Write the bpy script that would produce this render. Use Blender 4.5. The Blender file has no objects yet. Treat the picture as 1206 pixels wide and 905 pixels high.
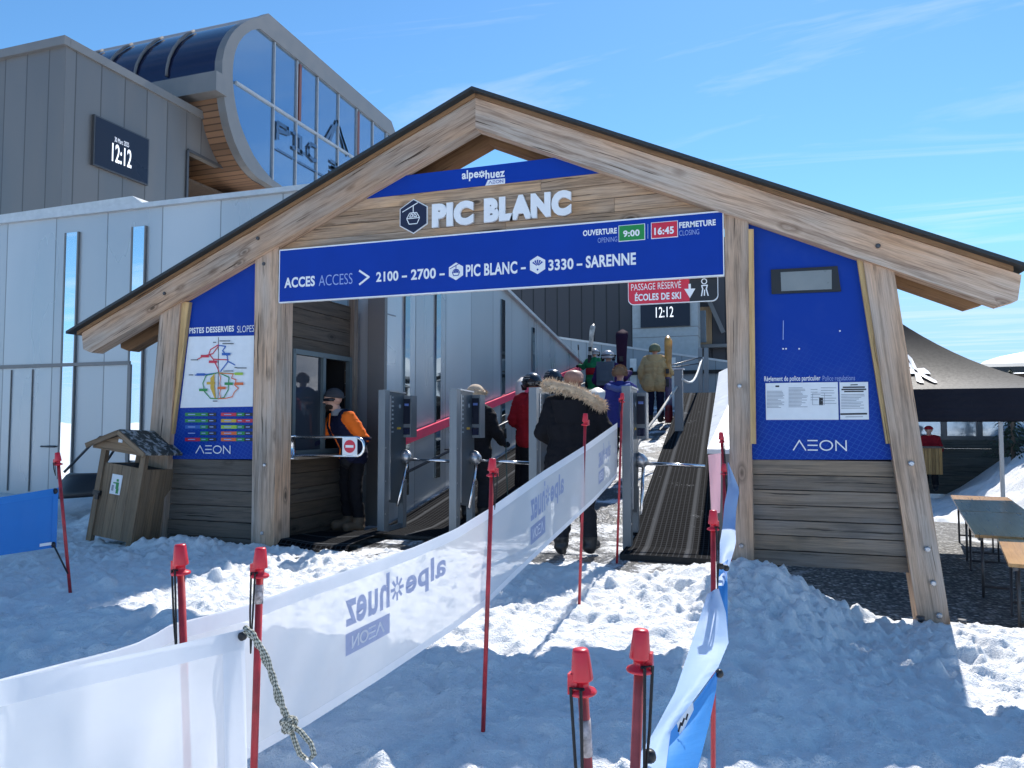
import bpy, random
import numpy as np
from math import sin, cos, radians, pi, sqrt, atan2
from mathutils import Vector, Matrix
random.seed(7); rng = np.random.RandomState(7)
scn = bpy.context.scene
col = scn.collection
# ------------------------------------------------------------------ camera
CZ, FPX, PITCH, YAW = 1.28, 880.0, radians(3.0), radians(18.9)
cam = bpy.data.cameras.new('camera'); camo = bpy.data.objects.new('camera', cam); col.objects.link(camo)
cam.sensor_width = 36; cam.lens = FPX/1206*36; cam.clip_end = 20000; cam.clip_start = .05
camo.location = (0, 0, CZ); camo.rotation_euler = (pi/2+PITCH, 0, YAW); scn.camera = camo
# ------------------------------------------------------------------ light
SUN_EL, SUN_AZ = radians(46.3), radians(1.8)
w = bpy.data.worlds.new('World'); scn.world = w; w.use_nodes = True
nt = w.node_tree; nt.nodes.clear()
def N(nt, t, **k):
    n = nt.nodes.new(t)
    for a, v in k.items():
        if a.startswith('i_'): n.inputs[a[2:].replace('_', ' ')].default_value = v
        else: setattr(n, a, v)
    return n
L = lambda nt, a, b: nt.links.new(a, b)
sky = N(nt, 'ShaderNodeTexSky', sky_type='NISHITA', sun_disc=False, sun_elevation=SUN_EL, sun_rotation=SUN_AZ, altitude=1900, air_density=1.15, dust_density=.35, ozone_density=2.2)
tc = N(nt, 'ShaderNodeTexCoord'); sp = N(nt, 'ShaderNodeSeparateXYZ'); L(nt, tc.outputs['Generated'], sp.inputs[0])
zc = N(nt, 'ShaderNodeMath', operation='MAXIMUM'); L(nt, sp.outputs['Z'], zc.inputs[0]); zc.inputs[1].default_value = .04
dx = N(nt, 'ShaderNodeMath', operation='DIVIDE'); L(nt, sp.outputs['X'], dx.inputs[0]); L(nt, zc.outputs[0], dx.inputs[1])
dy = N(nt, 'ShaderNodeMath', operation='DIVIDE'); L(nt, sp.outputs['Y'], dy.inputs[0]); L(nt, zc.outputs[0], dy.inputs[1])
cb = N(nt, 'ShaderNodeCombineXYZ'); L(nt, dx.outputs[0], cb.inputs[0]); L(nt, dy.outputs[0], cb.inputs[1])
mp = N(nt, 'ShaderNodeMapping'); L(nt, cb.outputs[0], mp.inputs[0]); mp.inputs['Scale'].default_value = (.35, 1.5, 1); mp.inputs['Rotation'].default_value = (0, 0, radians(-12)); mp.inputs['Location'].default_value = (.55, 1.15, 0)
cn = N(nt, 'ShaderNodeTexNoise', i_Scale=1.0, i_Detail=7, i_Roughness=.62, i_Distortion=.7); L(nt, mp.outputs[0], cn.inputs['Vector'])
cr = N(nt, 'ShaderNodeValToRGB'); cr.color_ramp.elements[0].position = .50; cr.color_ramp.elements[1].position = .80
cr.color_ramp.elements[1].color = (.62, .62, .62, 1); cr.color_ramp.elements[0].color = (0, 0, 0, 1); L(nt, cn.outputs[0], cr.inputs[0])
tint = N(nt, 'ShaderNodeMixRGB', blend_type='MULTIPLY', i_Fac=1.0); tint.inputs[2].default_value = (.62, .95, 1.10, 1); L(nt, sky.outputs[0], tint.inputs[1])
mx = N(nt, 'ShaderNodeMixRGB', blend_type='MIX'); mx.inputs[2].default_value = (6.2, 6.6, 7.2, 1)
cap_ = N(nt, 'ShaderNodeVectorMath', operation='MINIMUM'); cap_.inputs[1].default_value = (2.95, 5.1, 8.0); L(nt, tint.outputs[0], cap_.inputs[0])
L(nt, cr.outputs[0], mx.inputs[0]); L(nt, cap_.outputs[0], mx.inputs[1])
bg = N(nt, 'ShaderNodeBackground', i_Strength=.115); L(nt, mx.outputs[0], bg.inputs[0])
wo = N(nt, 'ShaderNodeOutputWorld'); L(nt, bg.outputs[0], wo.inputs[0])
sl = bpy.data.lights.new('sun', 'SUN'); sl.energy = 4.4; sl.angle = radians(.55); sl.color = (1, .955, .89)
so = bpy.data.objects.new('sun', sl); col.objects.link(so)
sd = Vector((sin(SUN_AZ)*cos(SUN_EL), cos(SUN_AZ)*cos(SUN_EL), sin(SUN_EL)))
so.rotation_euler = sd.to_track_quat('Z', 'Y').to_euler(); so.location = sd*60
vs = scn.view_settings; vs.view_transform = 'Standard'; vs.look = 'None'; vs.gamma = 1; vs.use_curve_mapping = False; vs.exposure = 0.54
scn.cycles.max_bounces = 8; scn.cycles.transparent_max_bounces = 12
try: scn.cycles.use_denoising = True
except Exception: pass
# ------------------------------------------------------------------ measuring helpers: photograph point -> point on a known plane
def ray(px, py):
    u = (px-603)/FPX; v = (452.5-py)/FPX
    f = cos(PITCH)-v*sin(PITCH); z = sin(PITCH)+v*cos(PITCH)
    return Vector((u*cos(YAW)-f*sin(YAW), u*sin(YAW)+f*cos(YAW), z))
CAM = Vector((0, 0, CZ))
def oY(px, py, Y): d = ray(px, py); return CAM+d*(Y/d.y)
def oX(px, py, X): d = ray(px, py); return CAM+d*(X/d.x)
def oZ(px, py, Z=0.): d = ray(px, py); return CAM+d*((Z-CZ)/d.z)
def oD(px, py, D): d = ray(px, py); f = -d.x*sin(YAW)+d.y*cos(YAW); return CAM+d*(D/f)
# ------------------------------------------------------------------ mesh builder
class MB:
    def __init__(s): s.marks = []; s.v = []; s.f = []; s.m = []; s.uv = []; s.sm = []
    def poly(s, pts, mat=0, grain=None, off=None, smooth=False, uvs=None):
        b = len(s.v); pts = [Vector(p) for p in pts]; s.v += pts; s.f.append(list(range(b, b+len(pts)))); s.m.append(mat); s.sm.append(smooth)
        if uvs is None:
            n = Vector((0, 0, 0))
            for i in range(len(pts)): n += (pts[i]-pts[0]).cross(pts[(i+1) % len(pts)]-pts[0])
            n = n.normalized() if n.length > 1e-12 else Vector((0, 0, 1))
            g = Vector(grain).normalized() if grain is not None else Vector((1, 0, 0))
            if abs(g.dot(n)) > .95: g = Vector((0, 0, 1)) if abs(n.z) < .7 else Vector((0, 1, 0))
            g = (g-n*g.dot(n)).normalized(); t = n.cross(g)
            o = off or (0, 0)
            uvs = [(p.dot(g)+o[0], p.dot(t)+o[1]) for p in pts]
        s.uv.append(uvs)
    def prism(s, pts, ext, mat=0, grain=None, matside=None):
        """polygon extruded by a vector"""
        pts = [Vector(p) for p in pts]; e = Vector(ext)
        n = Vector((0, 0, 0))
        for i in range(len(pts)): n += (pts[i]-pts[0]).cross(pts[(i+1) % len(pts)]-pts[0])
        if n.dot(e) > 0: pts = pts[::-1]
        off = (random.uniform(0, 90), random.uniform(0, 90)); q = [p+e for p in pts]
        s.poly(pts, mat, grain, off); s.poly(q[::-1], mat, grain, off)
        ms = mat if matside is None else matside
        for i in range(len(pts)):
            j = (i+1) % len(pts); s.poly([pts[j], pts[i], q[i], q[j]], ms, grain, (off[0]+.37*i, off[1]+.61*i))
    def box(s, c, size, mat=0, grain=None, rot=None, bev=0):
        c = Vector(c); x, y, z = (a/2 for a in size)
        R = rot if rot is not None else Matrix.Identity(3)
        P = [c+R@Vector((sx*x, sy*y, sz*z)) for sx, sy, sz in ((-1,-1,-1),(1,-1,-1),(1,1,-1),(-1,1,-1),(-1,-1,1),(1,-1,1),(1,1,1),(-1,1,1))]
        off = (random.uniform(0, 90), random.uniform(0, 90))
        if grain is None: grain = R@Vector(((1,0,0),(0,1,0),(0,0,1))[max(range(3), key=lambda i: size[i])])
        for k, f in enumerate(((0,3,2,1),(4,5,6,7),(0,1,5,4),(1,2,6,5),(2,3,7,6),(3,0,4,7))): s.poly([P[i] for i in f], mat, grain, (off[0]+k*.3, off[1]+k*.7))
    def bar(s, p0, p1, wx, wy, mat=0, up=(0, 0, 1)):
        p0 = Vector(p0); p1 = Vector(p1); d = (p1-p0); l = d.length; d.normalize(); u = Vector(up)
        if abs(d.dot(u)) > .98: u = Vector((0, 1, 0))
        x = d.cross(u).normalized(); y = x.cross(d); R = Matrix((x, d, y)).transposed()
        s.box((p0+p1)/2, (wx, l, wy), mat, d, R)
    def tube(s, pts, r, mat=0, n=10, cap=True, r2=None):
        pts = [Vector(p) for p in pts]; m = len(pts)
        rs = r if isinstance(r, (list, tuple)) else [r+((r2-r)*i/(m-1) if r2 is not None else 0) for i in range(m)]
        rings = []; T = None; X = None; ln = 0; lens = []
        for i, p in enumerate(pts):
            t = (pts[min(i+1, m-1)]-pts[max(i-1, 0)])
            t = t.normalized() if t.length > 1e-9 else Vector((0, 0, 1))
            if X is None:
                a = Vector((0, 0, 1)) if abs(t.z) < .9 else Vector((1, 0, 0)); X = t.cross(a).normalized()
            else:
                X = (X-t*X.dot(t)).normalized()
            Yv = t.cross(X); rings.append([p+(X*cos(2*pi*k/n)+Yv*sin(2*pi*k/n))*rs[i] for k in range(n)])
            if i: ln += (p-pts[i-1]).length
            lens.append(ln)
        b = len(s.v)
        for R in rings: s.v += R
        for i in range(m-1):
            for k in range(n):
                k2 = (k+1) % n; s.f.append([b+i*n+k, b+i*n+k2, b+(i+1)*n+k2, b+(i+1)*n+k]); s.m.append(mat); s.sm.append(True)
                c = 2*pi*max(rs)/n; s.uv.append([(lens[i], k*c), (lens[i], (k+1)*c), (lens[i+1], (k+1)*c), (lens[i+1], k*c)])
        if cap:
            s.f.append([b+k for k in range(n)][::-1]); s.m.append(mat); s.sm.append(False); s.uv.append([(0, 0)]*n)
            s.f.append([b+(m-1)*n+k for k in range(n)]); s.m.append(mat); s.sm.append(False); s.uv.append([(0, 0)]*n)
    def lathe(s, base, prof, mat=0, n=20, axis=(0, 0, 1)):
        """prof: (radius, height) list"""
        ax = Vector(axis).normalized(); base = Vector(base)
        s.tube([base+ax*(h+1e-5*i) for i, (r, h) in enumerate(prof)], [max(r, 1e-4) for r, h in prof], mat, n) if False else None
        a = Vector((1, 0, 0)) if abs(ax.x) < .9 else Vector((0, 1, 0)); X = (a-ax*a.dot(ax)).normalized(); Y = ax.cross(X); b = len(s.v)
        for r, h in prof:
            s.v += [base+ax*h+(X*cos(2*pi*k/n)+Y*sin(2*pi*k/n))*max(r, 1e-5) for k in range(n)]
        for i in range(len(prof)-1):
            for k in range(n):
                k2 = (k+1) % n; s.f.append([b+i*n+k, b+i*n+k2, b+(i+1)*n+k2, b+(i+1)*n+k]); s.m.append(mat); s.sm.append(True); s.uv.append([(k/n, i), ((k+1)/n, i), ((k+1)/n, i+1), (k/n, i+1)])
        s.f.append([b+k for k in range(n)][::-1]); s.m.append(mat); s.sm.append(False); s.uv.append([(0, 0)]*n)
        e = b+(len(prof)-1)*n
        s.f.append([e+k for k in range(n)]); s.m.append(mat); s.sm.append(False); s.uv.append([(0, 0)]*n)
    def grid(s, P, mat=0, smooth=True, closeu=False):
        """P[i][j] points"""
        b = len(s.v); ni, nj = len(P), len(P[0])
        for r in P: s.v += [Vector(p) for p in r]
        U = [0.]; 
        for i in range(1, ni): U.append(U[-1]+(Vector(P[i][nj//2])-Vector(P[i-1][nj//2])).length)
        W = [0.]
        for j in range(1, nj): W.append(W[-1]+(Vector(P[ni//2][j])-Vector(P[ni//2][j-1])).length)
        for i in range(ni-1):
            for j in range(nj-1):
                s.f.append([b+i*nj+j, b+(i+1)*nj+j, b+(i+1)*nj+j+1, b+i*nj+j+1]); s.m.append(mat if not callable(mat) else mat(i, j)); s.sm.append(smooth)
                s.uv.append([(U[i], W[j]), (U[i+1], W[j]), (U[i+1], W[j+1]), (U[i], W[j+1])])
    def add2d(s, geo, fn, mat=0):
        V, F = geo; b = len(s.v); s.v += [Vector(fn(*p)) for p in V]
        for f in F: s.f.append([b+i for i in f]); s.m.append(mat); s.sm.append(False); s.uv.append([(V[i][0], V[i][1]) for i in f])
    def build_words(s, name, mats, parent, label=None):
        marks = sorted(set([0]+s.marks)); out = []
        for a, b in zip(marks, marks[1:]+[len(s.f)]):
            if b <= a: continue
            q = MB(); vs_ = sorted({i for f in s.f[a:b] for i in f}); ix = {v: k for k, v in enumerate(vs_)}; q.v = [s.v[i] for i in vs_]; q.f = [[ix[i] for i in f] for f in s.f[a:b]]; q.m = s.m[a:b]; q.uv = s.uv[a:b]; q.sm = s.sm[a:b]; out.append(q.build(name, mats, parent, label))
        return out[0]
    def build(s, name, mats, parent=None, label=None, cat=None, group=None, kind=None):
        if not isinstance(mats, (list, tuple)): mats = [mats]
        root = parent
        while root is not None and root.parent is not None: root = root.parent
        o0 = Vector(root.location) if root is not None else Vector((0, 0, 0))
        me = bpy.data.meshes.new(name); me.from_pydata([p-o0 for p in s.v], [], s.f)
        uv = me.uv_layers.new(name='UVMap'); uv.data.foreach_set('uv', np.array([c for f in s.uv for p in f for c in p[:2]], dtype=np.float32))
        me.polygons.foreach_set('material_index', np.array(s.m, dtype=np.int32)); me.polygons.foreach_set('use_smooth', np.array(s.sm, dtype=bool))
        for m in mats: me.materials.append(m)
        me.update()
        o = bpy.data.objects.new(name, me); col.objects.link(o)
        if parent is not None: o.parent = parent
        tag(o, label, cat, group, kind); return o
def tag(o, label=None, cat=None, group=None, kind=None):
    if label: o['label'] = label
    if cat: o['category'] = cat
    if group: o['group'] = group
    if kind: o['kind'] = kind
    return o
def thing(name, label, cat, loc=(0, 0, 0), group=None):
    o = bpy.data.objects.new(name, None); col.objects.link(o); o.location = loc; o.empty_display_size = .2
    return tag(o, label, cat, group)
def copy_tree(o, parent=None):
    c = o.copy(); col.objects.link(c)
    if parent is not None: c.parent = parent
    for ch in list(o.children): copy_tree(ch, c)
    return c
def bevel(o, wd=.008, seg=2):
    m = o.modifiers.new('bevel', 'BEVEL'); m.width = wd; m.segments = seg; m.limit_method = 'ANGLE'; m.angle_limit = radians(40); return o
# ------------------------------------------------------------------ text
_tc = {}
def text_geo(body, bold=0., shear=0., thick=0.):
    k = (body, bold, shear, thick)
    if k in _tc: return _tc[k]
    c = bpy.data.curves.new('text', 'FONT'); c.body = body; c.offset = bold; c.shear = shear; c.resolution_u = 4; c.extrude = thick
    c.space_character = 1.0+bold*1.6
    o = bpy.data.objects.new('text', c); col.objects.link(o); bpy.context.view_layer.update()
    m = bpy.data.meshes.new_from_object(o.evaluated_get(bpy.context.evaluated_depsgraph_get()))
    V = np.array([v.co[:] for v in m.vertices]); F = [list(p.vertices) for p in m.polygons]
    bpy.data.objects.remove(o); bpy.data.curves.remove(c); bpy.data.meshes.remove(m)
    lo, hi = V[:, :2].min(0), V[:, :2].max(0); V[:, :2] = (V[:, :2]-lo)/(hi-lo)
    if thick: V[:, 2] = V[:, 2]/thick
    _tc[k] = ([tuple(p) for p in V], F); return _tc[k]
def plane_text(mb, body, lb, rt, axis, val, mat=0, bold=.02, shear=0, thick=0, out=1):
    """text between photograph points lb (left bottom) and rt (right top) on plane axis=val"""
    f = oY if axis == 'Y' else oX
    a = f(*lb, val); b = f(*rt, val)
    def fn(x, y, z=0):
        p = Vector((a.x+(b.x-a.x)*x, a.y+(b.y-a.y)*x, a.z+(b.z-a.z)*y))
        if thick:
            if axis == 'Y': p.y += thick*.5*(z*(-1)) - thick*.5
            else: p.x += thick*.5*z + thick*.5
        return p
    mb.marks.append(len(mb.f)); mb.add2d(text_geo(body, bold, shear, thick), fn, mat); mb.marks.append(len(mb.f))
def strokes_geo(lines, wd):
    """stroke list (2-D polylines) -> quads"""
    V = []; F = []
    for ln in lines:
        for (x0, y0), (x1, y1) in zip(ln[:-1], ln[1:]):
            dx, dy = x1-x0, y1-y0; l = sqrt(dx*dx+dy*dy) or 1; ex, ey = dx/l*wd*.5, dy/l*wd*.5; nx, ny = -dy/l*wd/2, dx/l*wd/2; b = len(V)
            V += [(x0-ex+nx, y0-ey+ny), (x0-ex-nx, y0-ey-ny), (x1+ex-nx, y1+ey-ny), (x1+ex+nx, y1+ey+ny)]; F.append([b, b+1, b+2, b+3])
    return V, F
def aeon_lines():
    o = []
    o.append([(0, 0), (.55, 1), (1.1, 0)])
    for y in (0, .5, 1): o.append([(1.35, y), (2.15, y)])
    o.append([(2.98+.55*cos(t*pi/10), .5+.5*sin(t*pi/10)) for t in range(21)])
    o.append([(3.85, 0), (3.85, 1), (4.75, 0), (4.75, 1)])
    return [[(x/4.75, y) for x, y in l] for l in o]
def aeon(mb, lb, rt, axis, val, mat=0, wd=.11):
    f = oY if axis == 'Y' else oX
    a = f(*lb, val); b = f(*rt, val); H = b.z-a.z; W = ((b-a).xy).length
    g = strokes_geo([[(x*W/H, y) for x, y in l] for l in aeon_lines()], wd)
    k = 0
    def fn(x, y, z=0):
        t = x*H/W; return Vector((a.x+(b.x-a.x)*t, a.y+(b.y-a.y)*t, a.z+H*y))
    g = ([(x, y, 0) for x, y in g[0]], g[1])
    # every stroke lies a hair in front of the one before so that none share a plane
    V, F = g; b0 = 0
    for i, fc in enumerate(F):
        e = i*.00012
        pts = [fn(*V[j]) for j in fc]
        for p in pts:
            if axis == 'Y': p.y -= e
            else: p.x += e
        mb.poly(pts, mat)
def flake(cx, cy, r, n=8): return [[(cx+.25*r*cos(2*pi*k/n), cy+.25*r*sin(2*pi*k/n)), (cx+r*cos(2*pi*k/n), cy+r*sin(2*pi*k/n))] for k in range(n)]
# ------------------------------------------------------------------ materials
def newmat(name):
    m = bpy.data.materials.new(name); m.use_nodes = True; t = m.node_tree; t.nodes.clear()
    o = N(t, 'ShaderNodeOutputMaterial'); b = N(t, 'ShaderNodeBsdfPrincipled'); L(t, b.outputs[0], o.inputs[0]); return m, t, b, o
def ramp(t, src, stops):
    r = N(t, 'ShaderNodeValToRGB'); e = r.color_ramp.elements
    while len(e) < len(stops): e.new(.5)
    for i, (p, c) in enumerate(stops): e[i].position = p; e[i].color = (c, c, c, 1) if not isinstance(c, (tuple, list)) else (*c[:3], 1)
    L(t, src, r.inputs[0]); return r.outputs[0]
def mapd(t, src, sc, loc=(0, 0, 0), rot=(0, 0, 0)):
    m = N(t, 'ShaderNodeMapping'); m.inputs['Scale'].default_value = sc; m.inputs['Location'].default_value = loc; m.inputs['Rotation'].default_value = rot; L(t, src, m.inputs[0]); return m.outputs[0]
def noise(t, vec, scale=5, detail=4, rough=.55, dist=0):
    n = N(t, 'ShaderNodeTexNoise', i_Scale=scale, i_Detail=detail, i_Roughness=rough, i_Distortion=dist); L(t, vec, n.inputs['Vector']); return n.outputs[0]
def mixc(t, fac, a, b, mode='MIX'):
    m = N(t, 'ShaderNodeMixRGB', blend_type=mode)
    for i, s in ((0, fac), (1, a), (2, b)):
        if hasattr(s, 'is_output'): L(t, s, m.inputs[i])
        else: m.inputs[i].default_value = s if i == 0 else ((*s[:3], 1) if isinstance(s, (tuple, list)) else (s, s, s, 1))
    return m.outputs[0]
def math(t, op, a, b=0., c=None):
    m = N(t, 'ShaderNodeMath', operation=op)
    for i, s in enumerate((a, b) if c is None else (a, b, c)):
        if hasattr(s, 'is_output'): L(t, s, m.inputs[i])
        else: m.inputs[i].default_value = s
    return m.outputs[0]
def bump(t, b, h, strength=.3, dist=.01):
    n = N(t, 'ShaderNodeBump', i_Strength=strength, i_Distance=dist); L(t, h, n.inputs['Height']); L(t, n.outputs[0], b.inputs['Normal']); return n
def uvout(t): return N(t, 'ShaderNodeTexCoord').outputs['UV']
def objout(t): return N(t, 'ShaderNodeTexCoord').outputs['Object']
def plain(name, c, rough=.5, metal=0., spec=.5, nz=.06, scale=9, bmp=0., coat=0.):
    m, t, b, o = newmat(name); b.inputs['Roughness'].default_value = rough; b.inputs['Metallic'].default_value = metal
    b.inputs['Specular IOR Level'].default_value = spec; b.inputs['Coat Weight'].default_value = coat
    n = noise(t, objout(t), scale, 5); 
    L(t, mixc(t, ramp(t, n, [(.3, 0), (.7, 1)]), tuple(max(0, x*(1-nz*2)) for x in c), tuple(min(1, x*(1+nz)) for x in c)), b.inputs['Base Color'])
    L(t, ramp(t, n, [(.25, max(.02, rough-.08)), (.75, min(1, rough+.1))]), b.inputs['Roughness'])
    if bmp: bump(t, b, noise(t, objout(t), scale*6, 3), bmp, .004)
    return m
def wood(name, grey, warm, dark, warmth=.5, knots=1., gap=None, rough=.72, wet=0):
    m, t, b, o = newmat(name); uv = uvout(t)
    big = noise(t, mapd(t, uv, (.55, 2.2, 1)), 1.6, 3, .5)
    wv = noise(t, mapd(t, uv, (.9, 5, 1)), 1.5, 2)
    mv = N(t, 'ShaderNodeVectorMath', operation='ADD'); sc = N(t, 'ShaderNodeVectorMath', operation='SCALE'); sc.inputs['Scale'].default_value = .035
    L(t, uv, mv.inputs[0]); L(t, N(t, 'ShaderNodeTexNoise').outputs[0], sc.inputs[0])
    cn_ = [n for n in t.nodes if n.bl_idname == 'ShaderNodeTexNoise'][-1]; L(t, mapd(t, uv, (1.3, 4, 1)), cn_.inputs['Vector']); cn_.inputs['Scale'].default_value = 1.6
    L(t, cn_.outputs['Color'], sc.inputs[0]); L(t, sc.outputs[0], mv.inputs[1])
    wuv = mv.outputs[0]
    g1 = noise(t, mapd(t, wuv, (.75, 15, 1)), 1.8, 7, .68, .4)
    g2 = noise(t, mapd(t, wuv, (2.2, 130, 1)), 1.6, 4, .6)
    base = mixc(t, ramp(t, big, [(.5-.22-warmth*.12+.1, 1), (.5+.25-warmth*.1, 0)]), grey, warm)
    base = mixc(t, ramp(t, g1, [(.33, .72), (.53, .0)]), base, dark)
    base = mixc(t, ramp(t, g1, [(.55, 0), (.75, .35)]), base, tuple(min(1, x*1.35) for x in grey))
    base = mixc(t, math(t, 'MULTIPLY', ramp(t, g2, [(.35, 1), (.6, 0)]), .35), base, dark)
    crk = ramp(t, noise(t, mapd(t, wuv, (.6, 24, 1), (3, 7, 0)), 1.5, 5, .55), [(.34, 1), (.365, 0)])
    base = mixc(t, math(t, 'MULTIPLY', crk, .95), base, tuple(x*.35 for x in dark))
    v = N(t, 'ShaderNodeTexVoronoi', i_Scale=1.0); L(t, mapd(t, uv, (2.1, 4.6, 1)), v.inputs['Vector']); v.inputs['Randomness'].default_value = 1
    sel = N(t, 'ShaderNodeSeparateColor'); L(t, v.outputs['Color'], sel.inputs[0])
    kn = math(t, 'MULTIPLY', ramp(t, v.outputs['Distance'], [(.06, 1), (.125, 0)]), math(t, 'GREATER_THAN', sel.outputs[0], .34))
    base = mixc(t, math(t, 'MULTIPLY', kn, .85*knots), base, tuple(x*.45 for x in dark))
    ring = math(t, 'MULTIPLY', ramp(t, v.outputs['Distance'], [(.11, 0), (.15, .6), (.24, 0)]), math(t, 'GREATER_THAN', sel.outputs[0], .34))
    base = mixc(t, math(t, 'MULTIPLY', ring, knots), base, dark)
    st = ramp(t, noise(t, mapd(t, uv, (.9, .9, 1), (5, 2, 0)), 1.3, 5, .6), [(.42, 0), (.7, .5)])
    base = mixc(t, st, base, mixc(t, .5, base, tuple(x*.6 for x in dark)))
    pv = noise(t, mapd(t, uv, (.09, .17, 1)), 1.0, 1); base = mixc(t, 1.0, base, ramp(t, pv, [(.30, (.70, .68, .66)), (.55, (1, 1, 1)), (.75, (1.12, 1.04, .95))]), 'MULTIPLY')
    L(t, base, b.inputs['Base Color']); b.inputs['Roughness'].default_value = rough; b.inputs['Specular IOR Level'].default_value = .3
    h = mixc(t, math(t, 'MULTIPLY', crk, .9), g1, 0.0); bump(t, b, h, .55, .006); return m
W_BEAM = wood('weathered timber', (.62, .535, .455), (.80, .49, .29), (.16, .09, .055), .95)
W_POST = wood('weathered grey post timber', (.53, .46, .40), (.72, .46, .29), (.14, .105, .075), .45)
W_PLANK = wood('weathered plank timber', (.48, .40, .325), (.72, .44, .24), (.12, .08, .05), .6)
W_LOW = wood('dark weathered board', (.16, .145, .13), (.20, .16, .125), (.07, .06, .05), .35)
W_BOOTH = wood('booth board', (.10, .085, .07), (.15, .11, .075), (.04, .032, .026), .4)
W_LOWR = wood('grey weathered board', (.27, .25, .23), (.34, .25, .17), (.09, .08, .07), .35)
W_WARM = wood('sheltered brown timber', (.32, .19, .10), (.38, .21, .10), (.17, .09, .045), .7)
W_BATTEN = wood('fresh yellow batten timber', (.60, .43, .22), (.66, .45, .21), (.40, .24, .10), .6, .7)
W_BIN = wood('bin timber', (.27, .20, .135), (.33, .22, .13), (.13, .09, .06), .5)
W_CLAD = wood('reddish wood cladding', (.30, .17, .09), (.36, .19, .09), (.15, .075, .04), .6, .5)
W_TABLE = wood('varnished table top', (.62, .36, .15), (.66, .38, .16), (.42, .22, .09), .6, .3, rough=.24)
W_PALE = wood('pale window timber', (.45, .31, .18), (.5, .33, .18), (.3, .18, .1), .5)
def seam(name, c, period, rough=.42, metal=.25, wdt=.02, horiz=False, dark=.45, var=.12):
    """standing-seam / panel sheet: UV u runs across the seams, in metres"""
    m, t, b, o = newmat(name); uv = uvout(t); s = N(t, 'ShaderNodeSeparateXYZ'); L(t, uv, s.inputs[0])
    x = math(t, 'DIVIDE', s.outputs[1 if horiz else 0], period); fr = math(t, 'FRACT', x); d = math(t, 'ABSOLUTE', math(t, 'SUBTRACT', fr, .5))
    ln = ramp(t, d, [(.5-wdt/period, 0), (.5-wdt/period*.4, 1)])
    cell = N(t, 'ShaderNodeTexWhiteNoise', noise_dimensions='1D'); L(t, math(t, 'FLOOR', x), cell.inputs['W'])
    cc = mixc(t, cell.outputs[0], tuple(v*(1-var) for v in c), tuple(v*(1+var*.6) for v in c))
    n = noise(t, mapd(t, uv, (1, .22, 1)), 1.1, 3, .5); cc = mixc(t, ramp(t, n, [(.35, .22), (.7, 0)]), cc, tuple(v*.6 for v in c))
    cc = mixc(t, ln, cc, tuple(v*dark for v in c)); L(t, cc, b.inputs['Base Color'])
    b.inputs['Metallic'].default_value = metal; L(t, ramp(t, n, [(.3, rough-.06), (.7, rough+.1)]), b.inputs['Roughness'])
    h = mixc(t, .10, ln, noise(t, mapd(t, uv, (1.2, .3, 1)), 1.0, 1)); bump(t, b, h, .35, .02); return m
M_WALL = seam('pale blue grey wall panel', (.50, .525, .54), 1.02, .30, .35, .012)
M_WALLTOP = plain('pale grey coping', (.55, .57, .58), .4, .3)
M_DARK = seam('dark standing seam cladding', (.20, .188, .178), .95, .42, .45, .03, dark=.5)
M_DARKEND = seam('anthracite profiled cladding', (.075, .072, .078), .40, .5, .3, .03, dark=.35)
M_GREYMET = plain('grey metal trim', (.20, .195, .19), .45, .3, nz=.05, scale=1.5)
M_DKMET = plain('dark grey metal', (.09, .09, .095), .4, .5)
M_STEEL = plain('brushed steel', (.50, .51, .53), .32, .8, nz=.05, scale=4)
M_CHROME = plain('polished steel', (.75, .76, .78), .14, 1.0, nz=.03)
M_TURN = plain('grey painted steel turnstile', (.20, .225, .245), .36, .3, nz=.05, scale=2)
M_TURND = plain('dark blue grey turnstile panel', (.07, .092, .11), .35, .1, nz=.05, scale=1.5)
M_BLACK = plain('black plastic', (.012, .012, .014), .42, nz=.1)
M_BLACKM = plain('matt black', (.014, .014, .016), .75)
M_ROOF = plain('dark roof sheet', (.03, .036, .04), .55, .2)
M_RUB = plain('black rubber', (.02, .02, .02), .8, bmp=.3)
M_RED = plain('red plastic', (.62, .012, .03), .33, nz=.08, coat=.2)
M_REDPOLE = plain('faded red pole', (.46, .03, .04), .42, nz=.22, scale=14)
M_REDPOLE2 = plain('dusty red pole', (.42, .08, .08), .5, nz=.25, scale=14)
M_PINK = plain('bright red guide strip', (.95, .05, .13), .4)
M_REDSIGN = plain('red sign face', (.62, .018, .05), .4, nz=.03)
M_GREEN = plain('green sign face', (.01, .25, .05), .4, nz=.03)
M_WHITE = plain('white print', (.82, .83, .84), .45, nz=.02)
M_LBLUE = plain('pale blue print', (.30, .40, .72), .45, nz=.02)
M_NAVY = plain('navy sign face', (.006, .008, .04), .4)
M_PAPER = plain('white paper sheet', (.78, .80, .82), .35, nz=.03)
M_INK = plain('grey printed lines', (.30, .32, .36), .5)
M_BLKINK = plain('black print', (.02, .02, .025), .5)
M_GOLD = plain('yellow print', (.65, .40, .04), .5); M_ORG = plain('orange print', (.75, .14, .03), .5); M_BLU2 = plain('blue print', (.02, .12, .45), .5); M_LIME = plain('lime print', (.35, .55, .05), .5)
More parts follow.
